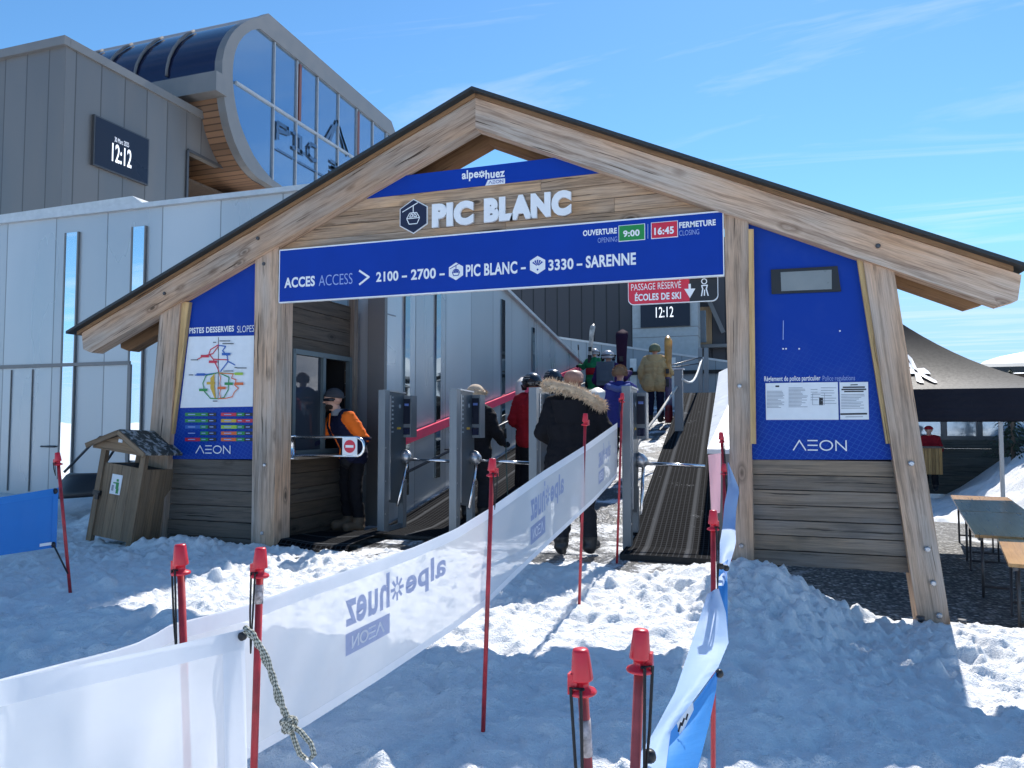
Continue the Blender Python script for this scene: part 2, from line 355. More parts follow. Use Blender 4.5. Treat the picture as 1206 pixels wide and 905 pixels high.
def bluepanel():
    m, t, b, o = newmat('printed blue panel'); uv = uvout(t)
    v = N(t, 'ShaderNodeTexVoronoi', feature='DISTANCE_TO_EDGE', i_Scale=24.0); v.inputs['Randomness'].default_value = .12
    L(t, mapd(t, uv, (1, 1.15, 1), (0, 0, 0), (0, 0, .5)), v.inputs['Vector'])
    ln = ramp(t, v.outputs[0], [(.03, 1), (.07, 0)])
    s = N(t, 'ShaderNodeSeparateXYZ'); L(t, N(t, 'ShaderNodeNewGeometry').outputs['Position'], s.inputs[0])
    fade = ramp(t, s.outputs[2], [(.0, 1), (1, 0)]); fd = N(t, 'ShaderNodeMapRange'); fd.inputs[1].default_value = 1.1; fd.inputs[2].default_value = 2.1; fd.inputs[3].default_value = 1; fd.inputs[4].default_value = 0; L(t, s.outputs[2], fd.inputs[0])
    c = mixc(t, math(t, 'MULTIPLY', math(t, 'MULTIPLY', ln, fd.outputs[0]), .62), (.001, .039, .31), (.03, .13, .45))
    n = noise(t, mapd(t, uv, (1, 1, 1)), 2.5, 6, .65); c = mixc(t, ramp(t, n, [(.5, 0), (.8, .12)]), c, (.1, .16, .4))
    L(t, c, b.inputs['Base Color']); b.inputs['Roughness'].default_value = .5; b.inputs['Specular IOR Level'].default_value = .2; return m
M_BLUE = plain('blue sign face', (.001, .039, .33), .45, nz=.05, spec=.2, scale=2)
M_BLUEP = bluepanel()
def glass(name, c, rough=.03, refl=.9, bmp=0.):
    m, t, b, o = newmat(name); b.inputs['Base Color'].default_value = (*c, 1); b.inputs['Roughness'].default_value = rough; b.inputs['Metallic'].default_value = refl
    b.inputs['Specular IOR Level'].default_value = .8
    if bmp: bump(t, b, noise(t, objout(t), .9, 2), bmp, .05)
    return m
M_SLIT = glass('mirror window', (.88, .92, .95), .015, .97, .04)
M_SLITD = glass('mirror window with dark reflection tint', (.22, .26, .28), .03, .95, .12)  # same mirror, its colour darkened to stand for dark reflections
M_FACADE = glass('tinted reflective glazing', (.22, .33, .45), .04, .75, .05)
M_DKGLASS = glass('dark blue glazing', (.010, .016, .055), .12, .35)
M_GLASS = glass('window glass', (.035, .045, .06), .02, .0)
M_PALEGLASS = glass('pale window glass', (.45, .52, .58), .1, .6)
M_SCREEN = plain('screen glass', (.015, .019, .035), .3, nz=.0, spec=.3, scale=.5)
def emis(name, c, s):
    m, t, b, o = newmat(name); b.inputs['Base Color'].default_value = (*c, 1); b.inputs['Emission Color'].default_value = (*c, 1); b.inputs['Emission Strength'].default_value = s; return m
M_LED = emis('lit screen digits', (.9, .92, .95), .75)
M_LEDDIM = emis('lit screen date', (.8, .82, .88), .45)
M_STRIP = emis('lit ceiling strip', (1, .96, .85), 2.0)
def snowmat(name, dirt=.25, gran=1.):
    m, t, b, o = newmat(name); p = objout(t)
    n1 = noise(t, p, 2.2, 6, .6); n2 = noise(t, p, 24, 5, .65); n3 = noise(t, p, 110, 3, .6); n4 = noise(t, p, .6, 3)
    c = mixc(t, ramp(t, n1, [(.35, dirt), (.62, 0)]), (.90, .91, .915), (.77, .78, .78))
    sp_ = ramp(t, noise(t, p, 60, 2, .5), [(.70, 0), (.76, .5)])
    c = mixc(t, math(t, 'MULTIPLY', sp_, dirt), c, (.25, .23, .21))
    L(t, c, b.inputs['Base Color']); b.inputs['Roughness'].default_value = .62; b.inputs['Specular IOR Level'].default_value = .3
    h = mixc(t, .40, mixc(t, .75, n1, n2), n3); bump(t, b, h, .85*gran, .045)
    return m
M_SNOW = snowmat('trodden snow')
M_SNOWM = snowmat('far snow', .1, .6)
def gravelmat():
    m, t, b, o = newmat('wet gravel'); p = objout(t)
    v = N(t, 'ShaderNodeTexVoronoi', i_Scale=26.0); L(t, p, v.inputs['Vector'])
    s = N(t, 'ShaderNodeSeparateColor'); L(t, v.outputs['Color'], s.inputs[0])
    c = ramp(t, s.outputs[0], [(0, (.05, .05, .05)), (.5, (.17, .165, .155)), (.8, (.30, .29, .27)), (1, (.55, .55, .54))])
    c = mixc(t, ramp(t, v.outputs['Distance'], [(.3, 0), (.7, .8)]), c, (.03, .03, .03))
    big = noise(t, p, .8, 4); c = mixc(t, ramp(t, big, [(.62, 0), (.68, .85)]), c, (.75, .77, .79))
    L(t, c, b.inputs['Base Color']); b.inputs['Roughness'].default_value = .75
    bump(t, b, math(t, 'MULTIPLY', v.outputs['Distance'], -1), .8, .03); return m
M_GRAVEL = gravelmat()
def rampmat():
    m, t, b, o = newmat('wet ramp deck with trodden snow'); p = objout(t)
    n = noise(t, p, 2.6, 7, .7, .5); n2 = noise(t, p, 30, 3)
    f = ramp(t, mixc(t, .25, n, n2), [(.47, 0), (.56, 1)])
    c = mixc(t, f, (.035, .036, .04), (.70, .72, .75)); L(t, c, b.inputs['Base Color']); L(t, ramp(t, f, [(0, .3), (1, .7)]), b.inputs['Roughness'])
    bump(t, b, mixc(t, .4, f, n2), .7, .03); return m
M_RAMP = rampmat()
def meshmat():
    """rubber ring mat: UV u across the lane, v along it"""
    m, t, b, o = newmat('black rubber grid mat'); uv = uvout(t); s = N(t, 'ShaderNodeSeparateXYZ'); L(t, uv, s.inputs[0])
    def bars(x, per, wd):
        d = math(t, 'ABSOLUTE', math(t, 'SUBTRACT', math(t, 'FRACT', math(t, 'DIVIDE', x, per)), .5)); return ramp(t, d, [(wd, 1), (wd+.06, 0)])
    a = bars(s.outputs[0], .052, .07); c_ = bars(s.outputs[1], .060, .06)
    ln = math(t, 'MAXIMUM', a, math(t, 'MULTIPLY', c_, .85))
    n = noise(t, uv, 2.0, 6, .65); sn = ramp(t, mixc(t, .3, n, noise(t, uv, 40, 2)), [(.60, 0), (.72, .7)])
    c = mixc(t, ln, (.004, .004, .005), (.038, .040, .044))
    seamw = bars(s.outputs[0], .41, .02); c = mixc(t, math(t, 'MULTIPLY', seamw, .8), c, (.09, .094, .10))
    c = mixc(t, math(t, 'MULTIPLY', sn, math(t, 'SUBTRACT', 1.0, math(t, 'MULTIPLY', ln, .5))), c, (.65, .67, .7))
    L(t, c, b.inputs['Base Color']); b.inputs['Roughness'].default_value = .9; b.inputs['Specular IOR Level'].default_value = .03; bump(t, b, ln, .5, .008); return m
M_MESH = meshmat()
def cloth(name, c, rough=.85, nz=.12, fine=140, sheen=.0):
    m, t, b, o = newmat(name); p = objout(t); n = noise(t, p, 3.5, 4); n2 = noise(t, p, fine, 2)
    L(t, mixc(t, n, tuple(x*(1-nz) for x in c), tuple(min(1, x*(1+nz)) for x in c)), b.inputs['Base Color']); b.inputs['Roughness'].default_value = rough
    b.inputs['Sheen Weight'].default_value = sheen; b.inputs['Specular IOR Level'].default_value = .15; bump(t, b, mixc(t, .2, noise(t, p, 14, 4), n2), .5, .02); return m
def translucent(name, c, tr=.5, clear=.12, band=None):
    m, t, b, o = newmat(name); p = uvout(t); b.inputs['Roughness'].default_value = .55
    n = noise(t, mapd(t, p, (2.0, 5, 1)), 1.5, 4); cc = mixc(t, n, tuple(x*.93 for x in c), tuple(min(1, x*1.04) for x in c)); L(t, cc, b.inputs['Base Color'])
    wv = noise(t, mapd(t, p, (6, 1.2, 1), (0, 0, 0), (0, 0, .7)), 1.0, 4, .5); bump(t, b, wv, .22, .03)
    tl = N(t, 'ShaderNodeBsdfTranslucent'); L(t, cc, tl.inputs[0]); m1 = N(t, 'ShaderNodeMixShader', i_Fac=tr); L(t, b.outputs[0], m1.inputs[1]); L(t, tl.outputs[0], m1.inputs[2])
    ta = N(t, 'ShaderNodeBsdfTransparent'); m2 = N(t, 'ShaderNodeMixShader', i_Fac=clear); L(t, m1.outputs[0], m2.inputs[1]); L(t, ta.outputs[0], m2.inputs[2]); L(t, m2.outputs[0], o.inputs[0]); return m
M_BAN = translucent('white translucent banner mesh', (.87, .89, .92), .5, .28)
M_HEM = translucent('white banner hem', (.86, .88, .92), .35, .03)
M_BANPRINT = translucent('blue print seen through the banner', (.36, .42, .62), .4, .06)
M_BANBLUE = translucent('blue banner cloth', (.02, .22, .66), .4, .05)
M_BANBLUE2 = translucent('bright blue banner cloth', (.045, .26, .66), .45, .0)
M_BANPALE = translucent('pale blue banner back', (.42, .58, .82), .45, .02)
M_BANPINK = translucent('washed pink banner', (.82, .50, .58), .4, .05)
def ropemat():
    m, t, b, o = newmat('speckled rope'); uv = uvout(t); v = N(t, 'ShaderNodeTexChecker', i_Scale=120.0); L(t, mapd(t, uv, (1, 1.6, 1), (0, 0, 0), (0, 0, .6)), v.inputs['Vector'])
    v.inputs[1].default_value = (.50, .49, .42, 1); v.inputs[2].default_value = (.10, .11, .09, 1); L(t, v.outputs[0], b.inputs['Base Color']); b.inputs['Roughness'].default_value = .85; bump(t, b, v.outputs[1], .6, .004); return m
M_ROPE = ropemat()
M_SKIND = plain('shaved head skin', (.30, .165, .125), .5, nz=.12, scale=25)
M_FUR = cloth('pale fur', (.60, .46, .32), .95, .35, 90, .3); M_SKIN = plain('skin', (.55, .31, .23), .5, nz=.06, scale=18); M_HAIR = cloth('brown hair', (.19, .12, .07), .8, .4, 120)
M_CANOPY = plain('black canopy fabric', (.011, .012, .015), .55, nz=.05, scale=30, bmp=.12, spec=.14)
# ------------------------------------------------------------------ terrain
def vnoise(x, y, seed=0):
    r = np.random.RandomState(seed); T = r.rand(256, 256)
    xi = np.floor(x).astype(int); yi = np.floor(y).astype(int); fx = x-xi; fy = y-yi; fx = fx*fx*(3-2*fx); fy = fy*fy*(3-2*fy)
    a = T[xi % 256, yi % 256]; b = T[(xi+1) % 256, yi % 256]; c = T[xi % 256, (yi+1) % 256]; d = T[(xi+1) % 256, (yi+1) % 256]
    return (a*(1-fx)+b*fx)*(1-fy)+(c*(1-fx)+d*fx)*fy-.5
def fbm(x, y, oct=4, seed=0, gain=.5):
    s = 0; a = 1
    for k in range(oct): s = s+a*vnoise(x*2**k+17.3*k, y*2**k+5.1*k, seed+k); a *= gain
    return s
def sst(a, b, x): t = np.clip((x-a)/(b-a), 0, 1); return t*t*(3-2*t)
RS, RY = .167, 8.4
def rampz(Y): return max(0., RS*(min(Y, 18.6)-RY))
def terr(X, Y):
    near = np.exp(-((X+2)**2+(Y-4)**2)/400.)
    h = fbm(X*.45, Y*.45, 3, 3)*.07+fbm(X*1.8, Y*1.8, 3, 11)*.030
    h = h*sst(1.0, 3, Y)*np.where(np.abs(X) < 60, 1, .3)
    # left foot of the grey wall
    h = h+.22*sst(6.3, 8.4, Y)*sst(-7.0, -9.5, X)
    h = h+.30*np.exp(-((X+7.65)/.42)**2-((Y-7.35)/.38)**2)                       # heap beside the bin
    h = h+.10*np.exp(-((X+5.75)/.5)**2-((Y-6.3)/.22)**2)
    h = h-.13*sst(4.5, 2.3, Y)*sst(1.2, 2.0, Y)*(1-.8*sst(.3, .9, X))
    h = h-(.09+.18*sst(4.0, 5.3, Y))*sst(-.30, .75, X)*sst(40, 5.0, Y)*np.where(Y < 6.9, 1, 0)
    h = h+.05*np.exp(-((X+1.55)/.6)**2-((Y-2.62)/.4)**2)
    # pile at the right post, falling away to the right and behind it
    pile = .20*np.exp(-((X+.02)/.55)**2-((Y-6.25)/.55)**2)
    h = h+pile+.02*sst(-.1, 1.35, X)*sst(4.9, 6.7, Y)
    lip = 6.72-.18*sst(.2, 1.3, X)
    h = np.where(X > -.32, h-.75*sst(0, .45, Y-lip), h)
    # below the ramp and the building
    h = np.where((X < -.45) & (X > -4.9) & (Y > 7.0), h*.0-.06-.4*sst(7.0, 8.0, Y), h)
    h = np.where((X < -3.7-.9*(7.0-Y)) & (X > -5.0) & (Y > 6.66), np.minimum(h, -.06), h)
    h = h-.055*np.exp(-((X+1.55)/1.0)**4-((Y-6.98)/.36)**4)
    # far right: snow bank
    h = h+np.where(Y > 8, 1.75*sst(3.0, 6.0, X-(Y-15)*.10+.25*fbm(X*.9, Y*.9, 3, 91))*sst(11.8, 15.5, Y)*sst(60, 21, Y)*(1+.25*fbm(X*.6, Y*.6, 3, 40)), 0)
    return h
def axis_pts(lo, hi, st, far, g=1.22):
    a = list(np.arange(lo, hi+1e-6, st)); s = st
    while a[-1] < far: s *= g; a.append(a[-1]+s)
    s = st
    while a[0] > -far: s *= g; a.insert(0, a[0]-s)
    return np.array(a)
xs = axis_pts(-8.6, 2.8, .0175, 6000); ys = axis_pts(1.8, 7.4, .0175, 6000)
GX, GY = np.meshgrid(xs, ys, indexing='ij'); H = terr(GX, GY)
dense = ((GX > -10.) & (GX < 4.) & (GY > 1.5) & (GY < 8.6)).astype(float)
rough = fbm(GX*7, GY*7, 4, 23, .75)*.027+np.abs(fbm(GX*4.1, GY*4.1, 3, 31))*-.020+np.maximum(0, fbm(GX*11+3, GY*13, 3, 51, .6)-.12)*.05
H += rough*dense
# trodden dents and crumbs
def stamp(cx, cy, rx, ry, ang, amp, sharp=2.):
    i0, i1 = np.searchsorted(xs, cx-2.2*max(rx, ry)), np.searchsorted(xs, cx+2.2*max(rx, ry)); j0, j1 = np.searchsorted(ys, cy-2.2*max(rx, ry)), np.searchsorted(ys, cy+2.2*max(rx, ry))
    if i1-i0 < 1 or j1-j0 < 1: return
    X, Y = GX[i0:i1, j0:j1]-cx, GY[i0:i1, j0:j1]-cy; u = (X*cos(ang)+Y*sin(ang))/rx; v = (-X*sin(ang)+Y*cos(ang))/ry
    q = (u*u+v*v); H[i0:i1, j0:j1] += amp*np.exp(-q**sharp)
for k in range(650):
    cx, cy = rng.uniform(-9, 3), rng.uniform(2, 7.0); stamp(cx, cy, rng.uniform(.05, .075), rng.uniform(.12, .17), rng.uniform(-.7, .7), -rng.uniform(.012, .04))
    stamp(cx+rng.uniform(-.1, .1), cy+rng.uniform(-.17, -.1), .05, .04, 0, rng.uniform(0, .018), 1.)
for k in range(5200):
    if k < 1500: cx, cy = rng.normal(.35, .65), rng.normal(5.75, .5)
    elif k < 2300: cx, cy = rng.normal(-1.2, 1.3), rng.normal(5.6, .6)
    elif k < 2360: cx, cy = rng.uniform(-2.6, .3), rng.uniform(2.2, 3.1)
    elif k < 2900: cx, cy = rng.normal(-5.2, .8), rng.normal(6.2, .3)
    else: cx, cy = rng.uniform(-9, 3), rng.uniform(1.8, 7)
    r = rng.uniform(.012, .03)*(1.0 if rng.rand() < .86 else 2.1); stamp(cx, cy, r, r*rng.uniform(.7, 1.2), rng.uniform(0, 3), r*rng.uniform(.35, .75), 2.0)
def ground_z(X, Y):
    i = min(max(np.searchsorted(xs, X), 1), len(xs)-1); j = min(max(np.searchsorted(ys, Y), 1), len(ys)-1); return float(H[i, j])
ni, nj = GX.shape; me = bpy.data.meshes.new('snow_ground')
me.vertices.add(ni*nj); me.vertices.foreach_set('co', np.stack([GX, GY, H], -1).astype(np.float32).ravel())
idx = np.arange(ni*nj).reshape(ni, nj); Q = np.stack([idx[:-1, :-1], idx[1:, :-1], idx[1:, 1:], idx[:-1, 1:]], -1).reshape(-1, 4)
me.loops.add(Q.size); me.loops.foreach_set('vertex_index', Q.ravel().astype(np.int32)); me.polygons.add(len(Q)); me.polygons.foreach_set('loop_start', np.arange(0, Q.size, 4, dtype=np.int32)); me.polygons.foreach_set('loop_total', np.full(len(Q), 4, dtype=np.int32)); me.polygons.foreach_set('use_smooth', np.ones(len(Q), dtype=bool)); me.update(calc_edges=True); me.materials.append(M_SNOW)
g = bpy.data.objects.new('snow_ground', me); col.objects.link(g); tag(g, 'trodden white snow with lumps, footprints and a pile by the right post', kind='structure')
# gravel yard behind the right half of the gate
mb = MB(); GRZ = -.47
P = [[(x, y, GRZ+.05*float(fbm(np.array(x*.7), np.array(y*.7), 3, 77))-(.06 if y < 6.7 else 0)) for y in np.arange(6.3, 15.2, .25)] for x in np.arange(-.30, 9.5, .25)]
mb.grid(P); mb.build('gravel_yard', M_GRAVEL, None, 'dark wet gravel ground behind the right of the gate', kind='structure')
# finer sheet for the snow bank behind the yard
BX = np.arange(2.4, 13, .07); BY = np.arange(11.2, 21.6, .07); bX, bY = np.meshgrid(BX, BY, indexing='ij')
bZ = terr(bX, bY)+.02+fbm(bX*1.6, bY*1.6, 4, 66, .6)*.22+fbm(bX*6, bY*6, 3, 67)*.05; bZ -= .5*(1-sst(0, .5, bX-2.4)*sst(0, .5, bY-11.2)*sst(0, .5, 13-bX)*sst(0, .5, 21.6-bY))
mb = MB(); mb.grid([[(bX[i, j], bY[i, j], bZ[i, j]) for j in range(len(BY))] for i in range(len(BX))], 0); mb.build('snow_bank', M_SNOW, None, 'rough sunlit snow bank behind the gravel yard', kind='structure')
# mountain
mb = MB(); P = []
for i, t_ in enumerate(np.linspace(.02, .95, 70)):
    row = []
    for j, q in enumerate(np.linspace(0, 1, 24)):
        R = 1500+900*q; a = t_; ridge = 95+115*sst(.1, .36, a)
        z = ridge*(q**.8)*(1+.12*float(fbm(np.array(a*14.), np.array(q*4.), 4, 5)))+26*float(fbm(np.array(a*22.), np.array(q*9.), 4, 9))*q-25*(1-q)
        row.append((R*sin(a), R*cos(a), z))
    P.append(row)
mb.grid(P); mb.build('snowy_mountain', M_SNOWM, None, 'smooth snow covered mountain slope on the far right skyline', kind='structure')
# ------------------------------------------------------------------ the timber gate
YG = 6.62
def gp(pts, Y): return [oY(x, y, Y) for x, y in pts]
gate = thing('entrance_gate', 'weathered timber lift gate with wide pitched roof and leaning outer posts', 'gate', (-2.62, YG, 0))
PK = oY(560, 110, 6.55)
def sl_z(X, d=0.):                           # roof underside line above a point
    return PK.z-d-(abs(X-PK.x))*(.425 if X < PK.x else .452)
mb = MB()
xl, xr = oY(98, 411, 6.55).x, oY(1199, 362, 6.55).x
def rafter(side, y0, y1, xe, top, hgt, chamf=.10):
    s = -1 if side == 'l' else 1; e = xe; m = MB()
    pts = [(PK.x, sl_z(PK.x, top)), (PK.x, sl_z(PK.x, top+hgt)), (e-s*chamf*1.2, sl_z(e-s*chamf*1.2, top+hgt)), (e, sl_z(e, top+hgt-.09)), (e+s*.03, sl_z(e+s*.03, top))]
    m.prism([(x, y0, z) for x, z in pts], (0, y1-y0, 0), 0, (1, 0, (.425 if s < 0 else -.452)))
    return m
o = rafter('l', 6.55, 6.715, xl, .045, .295).build('rafter', W_BEAM, gate); bevel(o, .01)
o = rafter('r', 6.55, 6.715, xr, .045, .295).build('rafter', W_BEAM, gate); bevel(o, .01)
o = rafter('l', 6.93, 7.09, xl+.16, .05, .31).build('rafter', W_WARM, gate); bevel(o, .01)
o = rafter('r', 6.93, 7.09, xr-.13, .05, .31).build('rafter', W_WARM, gate); bevel(o, .01)
for s, xe in ((-1, oY(77, 400, 6.45).x), (1, oY(1213, 333, 6.45).x)):
    m = MB(); k = .425 if s < 0 else -.452
    m.prism([(PK.x-s*0.0, 6.45, PK.z+.028), (PK.x, 6.45, PK.z-.002), (xe, 6.45, sl_z(xe, .002)), (xe, 6.45, sl_z(xe, -.028))], (0, .72, 0), 0); m.build('roof_sheet', M_ROOF, gate)
    m = MB(); xe2 = xe-s*.08
    m.prism([(PK.x, 6.53, PK.z-.004), (PK.x, 6.53, PK.z-.042), (xe2, 6.53, sl_z(xe2, .042)), (xe2, 6.53, sl_z(xe2, .004))], (0, .60, 0), 0, (1, 0, k)); m.build('soffit', W_WARM, gate)
for xx in (-6.2, -4.4, -.75, .9): m = MB(); m.box((xx, 6.82, sl_z(xx, .16)), (.10, .215, .16), 0, (0, 1, 0)); m.build('purlin', W_WARM, gate)
m = MB(); m.box((PK.x, 6.82, PK.z-.17), (.14, .215, .2), 0, (0, 1, 0)); m.build('ridge_beam', W_WARM, gate)
def post(pts, Y, th, mat=W_POST):
    m = MB(); P = gp(pts, Y); ax = (P[1]-P[0]) if abs((P[1]-P[0]).z) > abs((P[2]-P[1]).z) else (P[2]-P[1]); m.prism(P, (0, th, 0), 0, ax); o = m.build('post', mat, gate); return bevel(o, .012)
post([(301, 285), (295.5, 660), (322, 660), (328, 285)], 6.62, .27)
post([(852.5, 240), (862.5, 690), (888, 690), (881, 245)], 6.62, .27)
post([(1014, 290), (1085, 757), (1123, 757), (1050, 300)], 6.60, .26)
post([(190, 352), (172, 560), (163, 660), (188, 660), (196, 560), (213, 348)], 6.60, .24)
# inner companion timber behind the left post
m = MB(); a = oY(330, 350, 6.9); m.box((a.x+.03, 7.0, 1.28), (.07, .12, 2.55), 0, (0, 0, 1)); m.build('post', W_WARM, gate)
# battens
def batten(pts, Y=6.625, th=.05):
    m = MB(); P = gp(pts, Y); m.prism(P, (0, th, 0), 0, P[1]-P[0]); bevel(m.build('batten', W_BATTEN, gate), .005)
batten([(214.5, 356), (195, 511), (203, 511), (223, 356)]); batten([(1009, 303), (1044, 523), (1052, 522), (1017, 304)]); batten([(881.5, 270), (884, 523), (890.5, 523), (887.5, 270)], 6.60)
# header boards
m = MB(); z0 = oY(330, 297, 6.69).z-.03; n = 4; zt = oY(727, 202, 6.69).z+.02; hh = (zt-z0)/n
for i in range(n):
    a = z0+i*hh; b = a+hh-.006; xa = -4.95+max(0, (b-2.95))*.0; xb = -.28
    # clip the board ends under the rafters
    xa = max(xa, PK.x-(PK.z-.20-b)/.425); xb = min(xb, PK.x+(PK.z-.20-b)/.452)
    cut = (-2.35, -1.3, -3.2, -2.0)[i]
    for p, q in ((xa, cut-.002), (cut+.002, xb)): m.box(((p+q)/2, 6.705+.004*(i % 2), (a+b)/2), (q-p, .045, b-a), 0, (1, 0, 0))
m.build('header_board', W_PLANK, gate)
# lower boards
def boards(pxl, pxr, Y, rows, mat, name, top, bot):
    m = MB(); h = (top-bot)/rows
    for i in range(rows):
        z1 = top-i*h; z0 = z1-h+.008; xl = pxl(z0); xr = pxr(z0); 
        m.box(((xl+xr)/2, Y+.03+.005*(i % 2), (z0+z1)/2), (xr-xl, .06, z1-z0), 0, (1, 0, 0))
    bevel(m.build(name, mat, gate), .014)
    m = MB(); m.prism([(pxl(top), Y+.066, top+.06), (pxr(top)-.03, Y+.066, top+.06), (pxr(bot), Y+.066, bot+.01), (pxl(bot), Y+.066, bot+.01)], (0, .03, 0), 0, (1, 0, 0)); m.build('dark_gap_sheet', M_BLACKM, gate)  # black sheet added so the gaps between boards stay dark
pa, pb = oY(1052, 541, 6.66), oY(1074, 668, 6.66)
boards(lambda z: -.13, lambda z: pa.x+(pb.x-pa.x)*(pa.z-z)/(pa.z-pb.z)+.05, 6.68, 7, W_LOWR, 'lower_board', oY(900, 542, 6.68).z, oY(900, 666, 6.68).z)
m = MB(); m.prism(gp([(884, 662), (884, 690), (920, 690), (920, 664)], 6.78), (0, .08, 0), 0); m.build('foot_plate', M_BLACKM, gate)
la, lb_ = oY(205, 541, 6.66), oY(190, 640, 6.66)
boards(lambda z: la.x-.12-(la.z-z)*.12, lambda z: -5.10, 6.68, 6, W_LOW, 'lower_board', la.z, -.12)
# bolts
m = MB()
def bolt(px, py, Y, r=.022, c=0):
    b = MB(); p = oY(px, py, Y); b.lathe(p, [(r, 0), (r, .012), (r*.6, .02)], 0, 8, (0, -1, 0)); b.build('bolt', M_STEEL if c == 0 else M_DKMET, gate)
for x, y in ((1073, 546), (1092, 647), (1099, 687), (1106, 725)): bolt(x, y, 6.598, .024)
for x, y in ((312, 548), (309, 628), (871, 455), (873, 643)): bolt(x, y, 6.618, .02)
for x, y in ((304, 281), (194, 346), (1034, 290), (311, 311)): bolt(x, y, 6.548, .02, 1)
for x in (1.08, 1.36):
    b = MB(); b.lathe((x, 6.52, -.36), [(.018, 0), (.018, .13), (.03, .13), (.03, .16)], 0, 8); b.build('bolt', M_DKMET, gate)
b = MB(); b.box((1.28, 6.66, -.33), (.55, .5, .03), 0); b.build('foot_plate', M_STEEL, gate)
# ------------------------------------------------------------------ signs on the gate
YS = 6.60
def rect(mb, p0, p1, Y, mat=0, th=0.0):
    a = oY(*p0, Y); b = oY(*p1, Y)
    if th: mb.box(((a.x+b.x)/2, Y+th/2, (a.z+b.z)/2), (abs(b.x-a.x), th, abs(b.z-a.z)), mat)
    else: mb.poly([(a.x, Y, b.z), (b.x, Y, b.z), (b.x, Y, a.z), (a.x, Y, a.z)] if b.x > a.x and a.z > b.z else [(a.x, Y, a.z), (b.x, Y, a.z), (b.x, Y, b.z), (a.x, Y, b.z)], mat)
def hexa(c, r, Y, n=6, rot=pi/2, sx=1.): return [(c.x+r*sx*cos(rot+2*pi*k/n), Y, c.z+r*sin(rot+2*pi*k/n)) for k in range(n)]
def st(mb, lines, wd, Y, mat, close=False):
    """strokes given in photograph points on plane Y, width in metres"""
    k = 0
    for ln in lines:
        P = [oY(x, y, Y) for x, y in ln]
        for a, b in zip(P[:-1], P[1:]):
            d = Vector((b.x-a.x, 0, b.z-a.z)); l = d.length or 1; d /= l; n = Vector((-d.z, 0, d.x))*wd/2; e = d*wd*.35; k += 1; q = Vector((0, -.00015*(k % 9), 0))
            mb.poly([a-e+n+q, a-e-n+q, b+e-n+q, b+e+n+q], mat)
def gondola(mb, c, r, Y, mat, wd):
    """little gondola pictogram of lines inside a hexagon"""
    def S(ln, k=[0]):
        P = [Vector((c.x+x*r, Y, c.z+y*r)) for x, y in ln]
        for a, b in zip(P[:-1], P[1:]):
            k[0] += 1; d = (b-a).normalized(); n = Vector((-d.z, 0, d.x))*wd/2; q = Vector((0, -.00015*(k[0] % 9), 0)); mb.poly([a+n+q, a-n+q, b-n+q, b+n+q], mat)
    S([(-.72, .30), (.30, .78)]); S([(0, .62), (0, .22)]); S([(-.22, .2), (.22, .2), (.42, -.12), (.26, -.46), (-.26, -.46), (-.42, -.12), (-.22, .2)]); S([(-.42, -.12), (.42, -.12)])
    for s in (-1, 1): S([(s*.05, .13), (s*.05, -.04), (s*.24, -.04), (s*.14, .13), (s*.05, .13)])
# header sign
hs = thing('header_sign', 'long blue access sign across the gate opening listing 2100, 2700, 3330 and opening hours', 'sign', (-2.6, YS, 2.83))
A, B = oY(330, 295.6, YS), oY(852.3, 323.6, YS); X0, X1, Z1, Z0 = A.x, B.x-.0, A.z, B.z
m = MB(); m.box(((X0+X1)/2, YS+.02, (Z0+Z1)/2), (X1-X0, .04, Z1-Z0), 0); bevel(m.build('panel', M_BLUE, hs), .003, 1)
m = MB(); 
for z in (Z0, Z1): m.box(((X0+X1)/2, YS+.018, z+(.004 if z == Z1 else -.006)), (X1-X0+.01, .046, .012), 0)
for x in (X0, X1): m.box((x+(-.004 if x == X0 else .002), YS+.018, (Z0+Z1)/2), (.008, .046, Z1-Z0), 0)
m.build('trim', M_WHITE, hs)
T = MB(); y = YS-.003
plane_text(T, 'ACCES', (334.8, 339.7), (370.9, 324.8), 'Y', y, 0, .035); plane_text(T, '2100', (443, 332.5), (469.2, 318.8), 'Y', y, 0, .03); plane_text(T, '2700', (484, 330.3), (513.4, 315.5), 'Y', y, 0, .03)
plane_text(T, 'PIC BLANC', (548.6, 326.5), (609.2, 307.6), 'Y', y, 0, .03); plane_text(T, '3330', (645.9, 319.3), (675.4, 304), 'Y', y, 0, .03); plane_text(T, 'SARENNE', (690, 316.1), (748.9, 297.3), 'Y', y, 0, .032)
plane_text(T, 'OUVERTURE', (686.6, 278.5), (726.5, 268.2), 'Y', y, 0, .035); plane_text(T, 'FERMETURE', (799.9, 269.1), (842.9, 258.4), 'Y', y, 0, .035)
st(T, [[(474, 326), (478.6, 325.7)], [(518.4, 323.5), (523, 323.2)], [(614.3, 316.3), (618.5, 316)], [(680, 312), (685, 311.7)]], .019, y, 0); st(T, [[(423.6, 319.3), (434.3, 326.5), (423.6, 335.0)]], .021, y, 0)
for cx_, cy_ in ((537, 319.8), (633.1, 312.3)): T.poly(hexa(oY(cx_, cy_, y), .086, y)[::-1], 0)
T.build_words('lettering', M_WHITE, hs)
T = MB(); plane_text(T, 'ACCESS', (375.4, 337.2), (415.2, 321.7), 'Y', y, 0, -.008); plane_text(T, 'OPENING', (704, 286.3), (726.9, 278.7), 'Y', y, 0, -.004); plane_text(T, 'CLOSING', (799.9, 278), (823.4, 270), 'Y', y, 0, -.004); st(T, [[(763, 264.5), (763, 281)]], .006, y, 0)
T.build_words('lettering', M_LBLUE, hs, 'thin pale blue English words')
T = MB(); gondola(T, oY(537, 319.8, y-.002), .09, y-.002, 0, .007)
c = oY(633.1, 314, y-.002)
